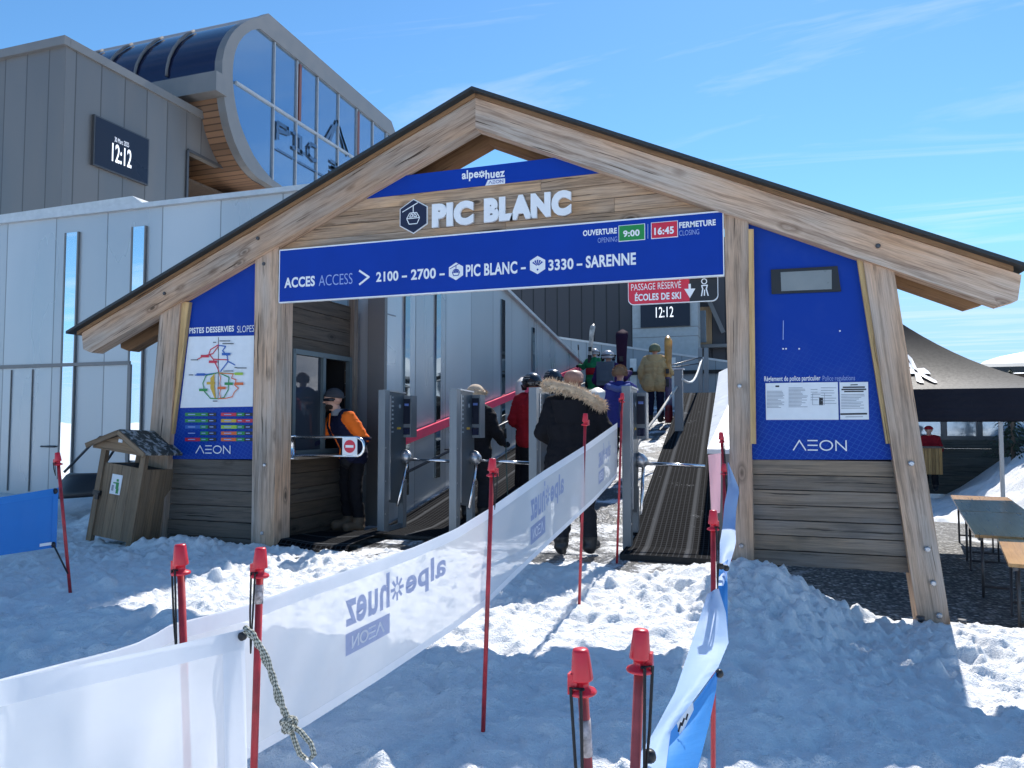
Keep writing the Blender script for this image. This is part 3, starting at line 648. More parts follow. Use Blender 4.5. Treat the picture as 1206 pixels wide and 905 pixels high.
for a in (-48, -24, 0, 24, 48):
    d = Vector((sin(radians(a)), 0, cos(radians(a)))); n = Vector((d.z, 0, -d.x)); p0 = c+d*.012; p1 = c+d*.062; T.poly([p0+n*.002, p1+n*.008, p1-n*.008, p0-n*.002][::-1], 0)
T.poly(hexa(c-Vector((0, 0, .03)), .009, y-.002, 10)[::-1], 0); T.build('emblem', M_BLUE, hs)
for lab, mt, p0, p1, txt, l0, l1 in (('green opening time plate', M_GREEN, (729.2, 267.0), (759, 281.6), '9:00', (733.9, 279.7), (753.3, 270.2)), ('red closing time plate', M_REDSIGN, (767.5, 263.6), (797.7, 278.2), '16:45', (770.6, 277.2), (793.6, 266.4))):
    m = MB(); a = oY(*p0, y); b = oY(*p1, y); zc_ = (a.z+b.z)/2+.0; hgt = .135
    m.box(((a.x+b.x)/2, YS-.002, zc_), (b.x-a.x+.012, .004, hgt+.012), 0); m.box(((a.x+b.x)/2, YS-.004, zc_), (b.x-a.x, .006, hgt), 1); f = m.build('time_plate', [M_WHITE, mt], hs, lab)
    T = MB(); plane_text(T, txt, l0, l1, 'Y', YS-.009, 0, .035); T.build_words('lettering', M_WHITE, f)
# top banner
tbn = thing('gable_banner', 'blue strip banner with small white resort logo under the gate ridge', 'banner', (-2.6, 6.66, 3.85))
m = MB(); P = gp([(405, 236.5), (727.5, 202.3), (735, 196), (675.5, 184.3), (474, 205.4), (440, 215)], 6.66)
zb = (oY(417, 234, 6.66).z+oY(727, 202.3, 6.66).z)/2; zt_ = (oY(474, 205.4, 6.66).z+oY(675, 184.3, 6.66).z)/2
def xin(z, s): return PK.x+s*(PK.z-.20-z)/(.425 if s < 0 else .452)
m.prism([(xin(zb, -1), 6.672, zb), (xin(zb, 1), 6.672, zb), (xin(zt_, 1), 6.672, zt_), (xin(zt_, -1), 6.672, zt_)], (0, .012, 0), 0); m.build('cloth_panel', M_BLUE, tbn)
def alpe_logo(fn, mat_text, parent, dark=None, mb_plate=None):
    pass
T = MB(); y = 6.668; plane_text(T, 'alpe', (544, 214.6), (563.4, 199.2), 'Y', y, 0, .028); plane_text(T, 'huez', (571.6, 211.0), (594.5, 198.2), 'Y', y, 0, .028)
c = oY(567.4, 205.4, y); 
for k in range(8):
    d = Vector((cos(k*pi/4), 0, sin(k*pi/4))); n = Vector((-d.z, 0, d.x))*.007; q = Vector((0, -.0002*k, 0)); T.poly([c+d*.010-n+q, c+d*.035-n+q, c+d*.035+n+q, c+d*.010+n+q][::1], 0)
T.poly([oY(571.4, 219, y), oY(594.8, 216.6, y), oY(594.8, 210.2, y), oY(574.6, 212.2, y)], 0); T.build_words('lettering', M_WHITE, tbn)
T = MB(); aeon(T, (575.5, 217), (592.5, 211.8), 'Y', y-.003, 0, .16); T.build_words('lettering', M_BLUE, tbn)
# big letters
nm = thing('name_lettering', 'large raised white PIC BLANC letters with navy hexagon gondola emblem', 'sign', (-2.9, 6.66, 3.4))
T = MB(); y = 6.675
for wtxt, l0, l1 in (('PIC', (510, 269.6), (558.7, 236.5)), ('BLANC', (571.1, 263.6), (673.4, 224.3))): plane_text(T, wtxt, l0, l1, 'Y', y, 0, .075, 0, .03)
T.build_words('lettering', M_WHITE, nm)
m = MB(); c = oY(487.3, 255.2, 6.68); m.prism(hexa(c, .178, 6.688), (0, -.012, 0), 0); m.prism(hexa(c, .166, 6.676), (0, -.006, 0), 1); gondola(m, Vector((c.x, 0, c.z)), .17, 6.667, 0, .009); m.build('emblem', [M_WHITE, M_NAVY], nm)
# left slope panel
lp = thing('slope_map_panel', 'tall blue panel with piste map and slope status list left of the gate opening', 'sign board', (-5.7, 6.66, .98))
m = MB(); ptsL = gp([(199, 541), (298.5, 541), (302, 290), (214, 330)], 6.67); ptsL[2].z = sl_z(ptsL[2].x, .2); ptsL[3].z = sl_z(ptsL[3].x, .2)
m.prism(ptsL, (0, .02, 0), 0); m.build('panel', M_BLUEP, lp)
y = 6.664; T = MB(); plane_text(T, 'PISTES DESSERVIES', (222.9, 393.2), (275.6, 383.7), 'Y', y, 0, .03); plane_text(T, 'SLOPES', (279.2, 391.9), (299.3, 383.1), 'Y', y, 0, -.005); aeon(T, (230.8, 533.6), (271.2, 525.6), 'Y', y, 0, .14); T.build_words('lettering', M_WHITE, lp)
m = MB(); m.poly(gp([(212.3, 480.6), (297.7, 479.0), (299.3, 395.4), (222.3, 396.8)], y), 0); mp_ = m.build('map_sheet', M_PAPER, lp)
Z = lambda pts: [(200+x/5.025, 360+y/5.025) for x, y in pts]
m = MB(); ym = y-.003
mats = [M_REDSIGN, M_BLU2, M_GREEN, M_GOLD, M_ORG, M_BLKINK, M_LIME]
st(m, [Z([(288, 190), (285, 552)])], .008, ym, 5)
st(m, [Z([(288, 232), (240, 262), (232, 285), (258, 320), (285, 375), (290, 392)]), Z([(288, 240), (255, 285), (205, 298), (165, 318)]), Z([(258, 318), (345, 322)])], .012, ym-.0015, 0)
st(m, [Z([(290, 236), (330, 242), (312, 268), (340, 300), (342, 335), (300, 390)]), Z([(342, 330), (385, 352)]), Z([(288, 398), (205, 410), (150, 412)])], .012, ym-.003, 1)
st(m, [Z([(285, 398), (215, 415), (195, 460), (205, 510), (240, 550), (285, 552)]), Z([(290, 398), (350, 425), (345, 500), (320, 545), (285, 552)])], .011, ym-.0045, 2)
st(m, [Z([(290, 398), (350, 402), (430, 406)])], .010, ym-.006, 6)
st(m, [Z([(292, 400), (300, 430), (294, 460), (302, 490), (294, 520), (300, 545)]), Z([(300, 400), (375, 405), (365, 430), (392, 440), (382, 470), (405, 490), (380, 515), (370, 540), (330, 550), (285, 552)])], .010, ym-.0075, 4)
m.poly(gp(Z([(265, 550), (240, 490), (240, 430), (265, 402), (262, 470), (272, 548)]), ym-.0092), 3)
for x_, y_, mi in ((207, 300, 0), (255, 333, 0), (332, 288, 1), (182, 409, 1), (408, 404, 6), (197, 500, 2), (348, 463, 2), (242, 460, 3), (306, 488, 4), (410, 463, 4)): st(m, [Z([(x_-20, y_), (x_+20, y_)])], .028, ym-.011, mi)
for x_, y_, w_ in ((325, 210, 30), (345, 226, 32), (145, 322, 20), (425, 370, 28), (125, 411, 12), (345, 388, 28), (268, 566, 12), (265, 218, 8), (390, 368, 6)): st(m, [Z([(x_-w_, y_), (x_+w_, y_)])], .009, ym-.0125, 5)
m.build('piste_drawing', mats, mp_)
m = MB(); 
for xa, xb, cols in ((92, 272, (2, 2, 1, 7, 0)), (305, 488, (0, 3, 6, 4, 4))):
    for r_, (yy, ci) in enumerate(zip((645, 682, 719, 756, 793), cols)):
        pass
        c3 = [ci, 2 if not (xa == 305 and r_ == 1) else 0, 5 if not (xa == 305 and r_ == 1) else 0]
        for (u0, u1), k_ in zip(((0, .48), (.49, .74), (.75, 1.0)), range(3)):
            a = Z([(xa+(xb-xa)*u0, yy)])[0]; b = Z([(xa+(xb-xa)*u1, yy)])[0]; st(m, [[(a[0]+.7, a[1]), (b[0]-.7, b[1])]], .036, y-.002, c3[k_])
            a2 = (a[0]*.8+b[0]*.2, a[1]); b2 = (a[0]*.35+b[0]*.65, b[1]); st(m, [[a2, b2]], .010, y-.005, 8)
m.build('status_list', mats+[M_BLUE, M_LBLUE], lp)
# right panel
rp = thing('regulation_panel', 'large blue panel with black display and police regulation notices right of the gate opening', 'sign board', (.4, 6.66, .98))
m = MB(); P = gp([(886, 541.5), (1056, 541.5), (1018, 300), (881, 258)], 6.67); P[3].z = sl_z(P[3].x, .2); P[2].z = sl_z(P[2].x, .2); P[3].x -= .03
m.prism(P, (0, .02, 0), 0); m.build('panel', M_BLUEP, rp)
T = MB(); plane_text(T, 'Règlement de police particulier', (900.1, 451.2), (966.1, 442.3), 'Y', y, 0, .015); aeon(T, (934.6, 530), (996.3, 519.4), 'Y', y, 0, .13); T.build_words('lettering', M_WHITE, rp)
T = MB(); plane_text(T, 'Police regulations', (969, 450.6), (1006.9, 442.2), 'Y', y, 0, -.004); T.build_words('lettering', M_LBLUE, rp)
m = MB(); m.prism(gp([(908.7, 346.8), (990.5, 343.7), (986.2, 313.8), (907.8, 318.1)], 6.664), (0, -.012, 0), 0); f = m.build('display', M_BLACK, rp)
m = MB(); m.prism(gp([(920.2, 343.2), (979.6, 340.8), (979.4, 317.9), (919.3, 321)], 6.651), (0, -.004, 0), 0)
m.build('display_window', plain('grey matrix display', (.22, .24, .24), .3, nz=.05, scale=4), f)
for k_, (p0, p1) in enumerate((((901.5, 451.6), (987.6, 494.6)), ((988.6, 450.6), (1023.3, 494.3)))):
    m = MB(); a = oY(*p0, y); b = oY(*p1, y); m.box(((a.x+b.x)/2, y-.003, (a.z+b.z)/2), (abs(b.x-a.x), .005, abs(a.z-b.z)), 0); nb = m.build('notice_sheet', M_PAPER, rp)
    m = MB(); rr = random.Random(5+k_); yy_ = y-.0075
    if k_ == 0:
        for c0, c1, t0, t1, ls in ((903.5, 924, 461, 481, .45), (929, 952, 457, 480, .42), (955, 966, 459, 474, .8), (967, 985, 457, 478, .9)):
            q = t0
            while q < t1:
                st(m, [[(c0, q), (c0+(c1-c0)*rr.uniform(.6, 1), q)]], .0045, yy_, 0); q += 1.6*(1 if ls < .5 else 1.9)
        for q in ((914, 455.2), (916, 455.2)): st(m, [[(q[0], q[1]), (q[0]+1, q[1])]], .014, yy_, 1)
        st(m, [[(967, 470), (967, 476)]], .03, yy_, 1); st(m, [[(957, 463.5), (971, 463), (971, 477), (957, 477), (957, 463.5)]], .003, yy_, 0)
    else:
        for q, w_, b_ in ((453.6, .25, .008), (456.4, .8, .012), (459, .9, .012), (461.4, .7, .011)): st(m, [[(1006-16*w_, q), (1006+15*w_, q-.3)]], b_, yy_, 1)
        q = 465.
        while q < 483:
            st(m, [[(991, q), (991+29*rr.uniform(.6, 1), q-.3)]], .0045, yy_, 0); q += 1.8
        st(m, [[(990.5, 488), (1020.5, 487.5)]], .014, yy_, 1); st(m, [[(996, 491.2), (1016, 491)]], .005, yy_, 0)
    m.build('print', [M_INK, M_BLKINK], nb)
m = MB(); rr = random.Random(3)
for p in ((922, 411), (925.5, 411), (941, 411), (989, 390)): st(m, [[p, (p[0]+.5, p[1])]], .012, y, 0)
st(m, [[(922.6, 378), (922.3, 400)]], .006, y, 1); m.build('old_glue_marks', [M_WHITE, M_LBLUE], rp)
# hanging sign
hg = thing('hanging_lane_sign', 'red and black lane sign PASSAGE RÉSERVÉ ÉCOLES DE SKI hanging under the blue sign', 'sign', (-.75, 6.64, 2.5))
Yh = 6.655
def rounded(p0, p1, r, Y):
    a, b = oY(*p0, Y), oY(*p1, Y); x0, x1, z0, z1 = a.x, b.x, min(a.z, b.z), max(a.z, b.z); P = []
    for cx, cz, s in ((x1-r, z1-r, 0), (x0+r, z1-r, 90), (x0+r, z0+r, 180), (x1-r, z0+r, 270)):
        for k in range(7): t_ = radians(s+15*k); P.append((cx+r*cos(t_), Y, cz+r*sin(t_)))
    return P, (x0, x1, z0, z1)
P, (x0, x1, z0, z1) = rounded((739.5, 327), (846, 354.5), .05, Yh); z1 += .02
m = MB(); m.prism(P, (0, .02, 0), 0); m.build('panel', M_PAPER, hg)
xm = oY(812, 340, Yh).x
def half(P, left):
    return [(min(p[0], xm) if left else max(p[0], xm), p[1], p[2]) for p in P]
sc_ = lambda P, Y, k=.985: [((p[0]-(x0+x1)/2)*k+(x0+x1)/2, Y, (p[2]-(z0+z1)/2)*.95+(z0+z1)/2) for p in P]
m = MB(); m.poly(half(sc_(P, Yh-.003), True)[::-1], 0); m.poly(half(sc_(P, Yh-.003), False)[::-1], 1); m.build('sign_face', [M_REDSIGN, M_BLACK], hg)
T = MB(); y = Yh-.006; plane_text(T, 'PASSAGE RÉSERVÉ', (743.3, 342.7), (802, 329.3), 'Y', y, 0, -.002); plane_text(T, 'ÉCOLES DE SKI', (747.8, 355.0), (802, 341.8), 'Y', y, 0, .03)
T.poly([oY(805.8, 340.5, y), oY(812.5, 351.3, y), oY(819.0, 340.0, y)], 0); st(T, [[(812.2, 335.5), (812.3, 342)]], .02, y-.001, 0)
c = oY(829.3, 331.6, y); st(T, [[(829.3+3.0*cos(k*pi/6), 331.6+3.0*sin(k*pi/6)) for k in range(13)]], .008, y-.002, 0)
st(T, [[(826.2, 348.5), (827.6, 340.5), (826.4, 336.6), (833, 336.2), (831.8, 340.5), (834, 348.2)], [(829.6, 348), (829.8, 342)]], .010, y-.002, 0); T.build_words('lettering', M_WHITE, hg)
# ------------------------------------------------------------------ grey wall building with raking side wall
YW = 8.4; XC = oY(455, 400, YW).x; ZT = 4.43
wl = thing('grey_panel_building', 'pale blue grey panelled building with narrow mirror windows and a raking side wall', 'building', (XC, YW, 0))
m = MB(); m.prism([(-26, YW, -.5), (XC-.0, YW, -.5), (XC, YW, ZT-.06), (-26, YW, ZT+.08)], (0, .25, 0), 0, (1, 0, 0)); m.build('wall', M_WALL, wl)
m = MB(); rz = lambda Y: ZT-(Y-YW)*.157
YE = 19.3
m.prism([(XC, YW+.25, -.5), (XC, YE, -.5), (XC, YE, rz(YE)), (XC, YW+.25, rz(YW+.25))], (-.25, 0, 0), 0, (0, 1, 0)); m.build('wall', M_WALL, wl)
m = MB(); m.bar((-26, YW+.10, ZT+.10), (XC+.03, YW+.10, ZT-.03), .34, .07, 0); m.bar((XC-.1, YW-.05, ZT-.0), (XC-.1, YE+.05, rz(YE)+.03), .36, .06, 0); m.build('coping', M_WALLTOP, wl)
m = MB(); m.box((XC-.11, YW-.03, 2.0), (.24, .07, 4.7), 0, (0, 0, 1)); m.build('corner_trim', M_GREYMET, wl)
def slit_front(x0, x1, zb, zt, fr=True):
    m = MB(); m.box(((x0+x1)/2, YW-.012, (zb+zt)/2), (x1-x0, .03, zt-zb), 0); wv = m.build('mirror_window', M_SLIT, wl)
    if fr:
        m = MB()
        for x in (x0-.012, x1+.012): m.box((x, YW-.016, (zb+zt)/2), (.024, .04, zt-zb), 0)
        m.build('frame', M_GREYMET, wv)
slit_front(oY(79, 300, YW).x, oY(92.5, 300, YW).x, .45, ZT-.28); slit_front(oY(157.5, 300, YW).x, oY(171.5, 300, YW).x, .75, ZT-.30); slit_front(oY(326, 235, YW).x, oY(340, 235, YW).x, .3, ZT-.30)
def slit_side(y0, y1, zb, mat=M_SLIT):
    m = MB(); zt = rz(y1)-.2; m.box((XC+.012, (y0+y1)/2, (zb+zt)/2), (.03, y1-y0, zt-zb), 0); m.build('mirror_window', mat, wl)
for pa_, pb_q in ((475, 480.5), (512, 517), (589.5, 593.5), (626, 628.5)): a, b = oX(pa_, 450, XC).y, oX(pb_q, 450, XC).y; slit_side(a, b, rampz(a)+.25, M_SLITD)
# gate door in the front wall
m = MB(); dz = 2.15; x0, x1 = -13.5, oY(155, 427, YW).x
m.box(((x0+x1)/2, YW-.018, dz), (x1-x0, .05, .05), 0); m.box((x1, YW-.018, dz/2+.1), (.05, .05, dz-.25), 0)
for x in (oY(37, 500, YW).x, oY(12, 500, YW).x): m.box((x, YW-.008, dz/2+.1), (.014, .02, dz-.3), 0)
df = m.build('door_frame', M_GREYMET, wl)
m = MB(); h_ = oY(60, 526, YW); m.tube([(h_.x-.14, YW-.05, h_.z), (h_.x+.14, YW-.05, h_.z)], .014, 0, 8)
for dx_ in (-.12, .12): m.tube([(h_.x+dx_, YW-.05, h_.z), (h_.x+dx_, YW, h_.z)], .01, 0, 6)
m.build('door_handle', M_DKMET, df)
# red strip and rail along the ramp
m = MB(); p0, p1 = oX(480, 517, XC+.06), oX(690, 431, XC+.06); q0 = p0+(p0-p1)*.06
m.bar(q0, p1, .05, .12, 0); m.build('red_guide_strip', M_PINK, wl)
m = MB(); m.tube([q0+Vector((.12, 0, -.38)), p1+Vector((.12, 0, -.38))], .02, 0, 8)
for k in range(7): p = q0.lerp(p1, k/6.); m.tube([p+Vector((.12, 0, -.38)), p+Vector((0, 0, -.38))], .012, 0, 6)
m.build('hand_rail', M_DKMET, wl)
m = MB(); m.box((XC+.02, 12.6, .35), (.04, 8, .12), 0, (0, 1, 0), Matrix.Rotation(atan2(RS, 1), 3, 'X')); m.build('plinth', M_BLACKM, wl)
# lean low parapet behind
pr = thing('low_parapet_roof', 'low pale sloping parapet roof peeping above the grey panel wall', 'roof', (-16, 10, 4.3))
m = MB(); P = [oY(-20, 268, 10.2), oY(172, 242, 10.2), oY(156, 231, 10.2), oY(-20, 256, 10.2)]; m.prism(P, (0, 1.2, 0), 0, (1, 0, 0)); m.build('parapet', M_WALLTOP, pr)
# ------------------------------------------------------------------ ticket booth beside the opening
XB = -4.96
bt = thing('ticket_booth', 'dark timber attendant booth with a sliding window left of the turnstiles', 'booth', (XB, 7.4, 0))
m = MB(); ya, yb = 6.92, 8.22; wy0, wy1, wz0, wz1 = 7.0, 8.1, 0.98, 2.02
wz1 = oX(345, 414, XB).z; wz0 = .95; wy0 = oX(343, 480, XB).y; wy1 = oX(410, 480, XB).y
z_ = -.1; k = 0
while z_ < 2.75:
    zz = min(z_+.165, 2.75)
    for lim in (wz0, wz1):
        if z_ < lim-1e-4 < zz: zz = lim
    for p, q in (((ya, yb),) if (zz <= wz0+1e-4 or z_ >= wz1-1e-4) else ((ya, wy0), (wy1, yb))):
        if q-p > .01: m.box((XB-.03+.004*(k % 2), (p+q)/2, (z_+zz)/2), (.06, q-p, zz-z_-.006), 0, (0, 1, 0))
    z_ = zz; k += 1
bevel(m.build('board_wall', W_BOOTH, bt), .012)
m = MB(); m.box((XB+.02, yb+.02, 1.4), (.08, .09, 2.9), 0, (0, 0, 1)); m.build('corner_post', W_LOWR, bt)
m = MB()
for yy in (wy0, (wy0+wy1)/2, wy1): m.box((XB+.008, yy, (wz0+wz1)/2), (.06, .055, wz1-wz0+.05), 0)
for zz in (wz0, wz1): m.box((XB+.010, (wy0+wy1)/2, zz), (.065, wy1-wy0, .055), 0)
wf = m.build('window_frame', plain('grey green window frame', (.10, .13, .14), .45), bt)
m = MB(); m.box((XB-.005, (wy0*3+wy1)/4, (wz0+wz1)/2), (.012, (wy1-wy0)/2-.05, wz1-wz0-.05), 0); m.build('pane', M_GLASS, wf)
m = MB(); m.box((XB+.05, (wy0+wy1)/2, wz0-.05), (.16, wy1-wy0+.1, .035), 0); m.build('sill', W_LOWR, bt)
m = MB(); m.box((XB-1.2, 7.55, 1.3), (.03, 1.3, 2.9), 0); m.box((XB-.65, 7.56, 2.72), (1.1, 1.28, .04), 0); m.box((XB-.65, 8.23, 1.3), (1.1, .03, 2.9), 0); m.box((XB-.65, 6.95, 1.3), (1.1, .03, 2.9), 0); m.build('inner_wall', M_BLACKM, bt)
m = MB(); m.box((XB-.35, 8.1, 1.5), (.06, .08, 1.2), 0, (0, 0, 1)); m.build('inner_shelf_post', W_WARM, bt)
# ------------------------------------------------------------------ upper station buildings at the back left
YA = 17.; XA = oY(78, 45, YA).x; ZA = oY(78, 45, YA).z
ub = thing('dark_clad_building', 'taupe standing seam building with a clock screen at the upper left', 'building', (XA, YA, 0))
m = MB(); m.prism([(XA-12, YA, 0), (XA, YA, 0), (XA, YA, ZA-.25), (XA-12, YA, ZA-.25)], (0, .3, 0), 0, (1, 0, 0)); m.build('wall', M_DARK, ub)
def pX(pts, X): return [oX(x, y, X) for x, y in pts]
oy0 = oX(221, 200, XA).y; oa = oX(221, 178, XA); ob = oX(290, 212, XA)
m = MB(); m.prism([(XA+.004, YA+.004, 0), (XA+.004, oy0, 0), (XA+.004, oy0, ZA-.25), (XA+.004, YA+.004, ZA-.25)], (-.3, 0, 0), 0, (0, 1, 0))
m.prism([(XA-.002, oy0, oa.z), (XA-.002, ob.y+2.5, ob.z-.03), (XA-.002, ob.y+2.5, ZA-.25), (XA-.002, oy0, ZA-.25)], (-.3, 0, 0), 0, (0, 1, 0)); m.build('wall', M_DARK, ub)
m = MB(); m.bar((XA-12, YA-.02, ZA-.12), (XA+.09, YA-.02, ZA-.12), .22, .28, 0); m.bar((XA-.02, YA+.1, ZA-.12), (XA-.02, 28.5, ZA-.12), .22, .28, 0); m.build('roof_edge', M_GREYMET, ub)
m = MB(); m.box((XA-6, 23, ZA-.3), (11.6, 11.4, .1), 0); m.build('roof', M_GREYMET, ub)
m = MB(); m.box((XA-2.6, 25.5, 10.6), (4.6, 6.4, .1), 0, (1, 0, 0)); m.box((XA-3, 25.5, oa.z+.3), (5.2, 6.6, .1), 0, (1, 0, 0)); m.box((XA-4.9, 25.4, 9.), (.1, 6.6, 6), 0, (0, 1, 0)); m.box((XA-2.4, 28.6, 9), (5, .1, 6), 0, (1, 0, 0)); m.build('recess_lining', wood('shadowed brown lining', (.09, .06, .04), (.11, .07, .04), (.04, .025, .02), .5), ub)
m = MB(); m.bar((XA+.03, oy0-.05, oa.z+.03), (XA+.03, ob.y, ob.z+.0), .08, .10, 0); m.bar((XA+.03, oy0-.06, oa.z), (XA+.03, oy0-.06, 6), .08, .10, 0); m.build('opening_trim', M_DKMET, ub)
m = MB(); s0 = oX(224, 217, XA-1.2); m.box((XA-1.2, s0.y+.6, s0.z), (.06, 1.0, .07), 0); m.build('strip_light', M_STRIP, ub)
sc1 = thing('clock_screen', 'tilted black rectangular clock screen reading 12:12 on the taupe cladding', 'screen', (XA, 19, 10.5))
m = MB(); a, b, c, d = pX([(111, 135.5), (175.5, 163.5), (175.5, 219), (111, 195.5)], XA+.1); y0_, y1_ = a.y, b.y; z1_, z0_ = (a.z+b.z)/2, (c.z+d.z)/2
m.box((XA+.06, (y0_+y1_)/2, (z0_+z1_)/2), (.12, y1_-y0_, z1_-z0_), 0); bevel(m.build('housing', M_DKMET, sc1), .01, 1)
m = MB(); m.box((XA+.123, (y0_+y1_)/2, (z0_+z1_)/2), (.01, y1_-y0_-.09, z1_-z0_-.09), 0); m.build('glass', M_SCREEN, sc1)
T = MB(); plane_text(T, '12:12', (131.7, 189.8), (155.2, 177.8), 'X', XA+.135, 0, .015); T.build('digits', M_LED, sc1)
T = MB(); plane_text(T, '30 Mars 2025', (135, 166.8), (152, 168.6), 'X', XA+.135, 0, .0); T.build('date', M_LEDDIM, sc1)
# rounded glazed station
XG_ = -19.35
gs = thing('rounded_glass_station', 'rounded cable car station with a glazed end, dark curved windows and wood clad belly', 'building', (XG_, 24, 10))
outer = [(316.3, 15.9), (304, 21), (293, 24), (284.5, 28.5), (276, 36), (270, 45), (265, 56), (262, 70), (261.5, 87), (263, 108), (266, 128), (270, 148), (276, 167), (284.5, 186), (293, 199), (303, 209.5), (316, 217), (329.6, 222)]
inner = [(306.5, 33.7), (296, 36), (287.5, 42), (281, 51), (276.5, 63), (274.4, 78), (274, 92), (275.5, 110), (278, 127), (283, 147), (290, 164.5), (298, 182), (308, 197), (320, 211), (335, 221.5)]
PO = pX(outer, XG_); PI = pX(inner, XG_); ye = oX(467, 160, XG_).y; tr1 = oX(461, 143, XG_); tr2 = oX(467.5, 161, XG_); zbot = PO[-1].z-.15
PO[-1].z = zbot
itop = oX(465, 163, XG_)
# end glazing polygon
gl = [Vector((XG_-.12, p.y, p.z)) for p in PI]+[Vector((XG_-.12, tr2.y-.25, zbot+.1)), Vector((XG_-.12, itop.y, itop.z))]
m = MB(); m.poly(gl if True else gl[::-1], 0); eg = m.build('end_glazing', M_FACADE, gs)
# frame ring between outer and inner outlines
def resample(P, n):
    d = [0.]
    for a, b in zip(P[:-1], P[1:]): d.append(d[-1]+(b-a).length)
    o_ = []
    for k in range(n):
        t_ = d[-1]*k/(n-1); i = max(j for j in range(len(d)) if d[j] <= t_+1e-9); i = min(i, len(P)-2); f_ = (t_-d[i])/max(1e-9, d[i+1]-d[i]); o_.append(P[i].lerp(P[i+1], f_))
    return o_
RO = resample([Vector((XG_, p.y, p.z)) for p in PO], 40); RI = resample([Vector((XG_, p.y, p.z)) for p in PI], 40)
m = MB()
top_o = [RO[0], Vector((XG_, tr1.y, tr1.z)), Vector((XG_, tr2.y, tr2.z))]; top_i = [RI[0], Vector((XG_, (tr1.y+itop.y)/2-.5, 0)), Vector((XG_, itop.y, itop.z))]
top_i[1].z = RI[0].z+(itop.z-RI[0].z)*((top_i[1].y-RI[0].y)/(itop.y-RI[0].y))
bo, bi = [RO[-1], Vector((XG_, tr2.y, zbot))], [RI[-1], Vector((XG_, tr2.y-.25, zbot+.1))]
OO = top_o[::-1]+RO[1:]+bo[1:]; II = top_i[::-1]+RI[1:]+bi[1:]
IB = [Vector((XG_-.3, p.y, p.z)) for p in II]; OB = [Vector((XG_-.35, p.y, p.z)) for p in OO]
m.grid([OB, OO, II, IB], 0, False); m.build('end_frame', M_GREYMET, gs)
# barrel
M_BELLY = seam('reddish shingle cladding', (.20, .105, .055), .24, .8, 0., .03, horiz=True, dark=.3, var=.5)
LB = 15.; m = MB(); n = len(OO)
def bmat(i, j):
    p = (OO[j]+OO[min(j+1, n-1)])/2; k = j-2
    zt1, zb1 = PO[3].z+.35, PO[8].z+.05
    if p.z < zb1 and p.y < PO[-1].y+.2 and j >= 3: return 2
    if zb1 <= p.z <= zt1 and j >= 3 and p.y < PO[2].y: return 1
    return 0
segx = [XG_-.35-(LB*k/12.) for k in range(13)]
m.grid([[Vector((x, p.y+.02, p.z-.02)) for p in OO] for x in segx], bmat, True); m.build('barrel_shell', [M_GREYMET, M_DKGLASS, M_BELLY], gs)
for k in range(1, 8):
    x = XG_-1.0-1.62*k; m = MB(); pts = [Vector((x, p.y-.03, p.z+.03)) for p in RO if PO[8].z < p.z < PO[3].z+.35]
    m.tube(pts, .06, 0, 6); m.build('window_rib', plain('matt grey rib', (.16, .16, .165), .8), gs)
m = MB(); ga = oX(263, 95, XG_+.0); m.box((XG_-7.5, PO[8].y-.12, PO[8].z-.45), (15.2, .6, .75), 0, (1, 0, 0)); bevel(m.build('gutter_beam', M_GREYMET, gs), .03, 2)
# mullions
M_MULL = plain('pale aluminium mullion', (.38, .39, .40), .4, .3)
def atgl(px, py): return oX(px, py, XG_-.08)
tl = lambda Yv: RI[0].z+(itop.z-RI[0].z)*((Yv-RI[0].y)/(itop.y-RI[0].y))
hz0, hz1 = atgl(274.6, 91.5), atgl(420, 191); hzf = lambda Yv: (hz0.z+hz1.z)/2
for px, py in ((323, 80), (349.5, 110), (374, 110), (398.5, 140), (420, 160), (439, 160), (455, 160)):
    p = atgl(px, py); m = MB(); z1_ = tl(p.y)-.02; m.box((XG_-.08, p.y, (z1_+zbot)/2), (.08, .065, z1_-zbot), 0); m.build('mullion', M_MULL, eg)
m = MB(); m.box((XG_-.075, (hz0.y+ye)/2, hzf(0)), (.09, ye-hz0.y-.3, .10), 0); m.build('transom', M_MULL, eg)
for px in (352, 421.5): p = atgl(px, 130); m = MB(); z1_ = tl(p.y)-.05; m.box((XG_-.07, p.y, (z1_+hzf(0))/2), (.12, .16, z1_-hzf(0)-.15), 0); m.build('red_post', plain('rust red metal', (.16, .05, .04), .5), eg)
T = MB(); tx = XG_-.05
def stX(mb, lines, wd, X, mat):
    for k, ln in enumerate(lines):
        P = [oX(x, y, X) for x, y in ln]
        for a, b in zip(P[:-1], P[1:]):
            d = (b-a).normalized(); nn = Vector((0, -d.z, d.y))*wd/2; e = d*wd*.4; mb.poly([a-e-nn, b+e-nn, b+e+nn, a-e+nn], mat)
Q = lambda pts: [(250+x/3.77, y/3.77) for x, y in pts]
stX(T, [Q([(292, 614), (292, 545), (336, 571), (340, 596), (300, 582)]), Q([(362, 590), (384, 604)]), Q([(372, 600), (372, 655)]), Q([(360, 655), (410, 684)]), Q([(395, 612), (395, 680)]), Q([(462, 652), (440, 640), (428, 655), (430, 690), (450, 712), (464, 714)])], .165, tx, 0)
stX(T, [Q([(528, 715), (552, 730), (552, 752), (530, 742)]), Q([(530, 742), (555, 760), (548, 776), (528, 762)]), Q([(585, 745), (592, 780)])], .155, tx, 0)
stX(T, [Q([(508, 618), (540, 560)]), Q([(522, 628), (556, 540), (604, 690)]), Q([(568, 570), (588, 660)]), Q([(578, 610), (600, 672)])], .165, tx, 0)
stX(T, [Q([(288, 662), (365, 706)]), Q([(380, 716), (520, 795)])], .07, tx, 0)
T.build_words('lettering', plain('dark blue window print', (.04, .10, .20), .4), eg)
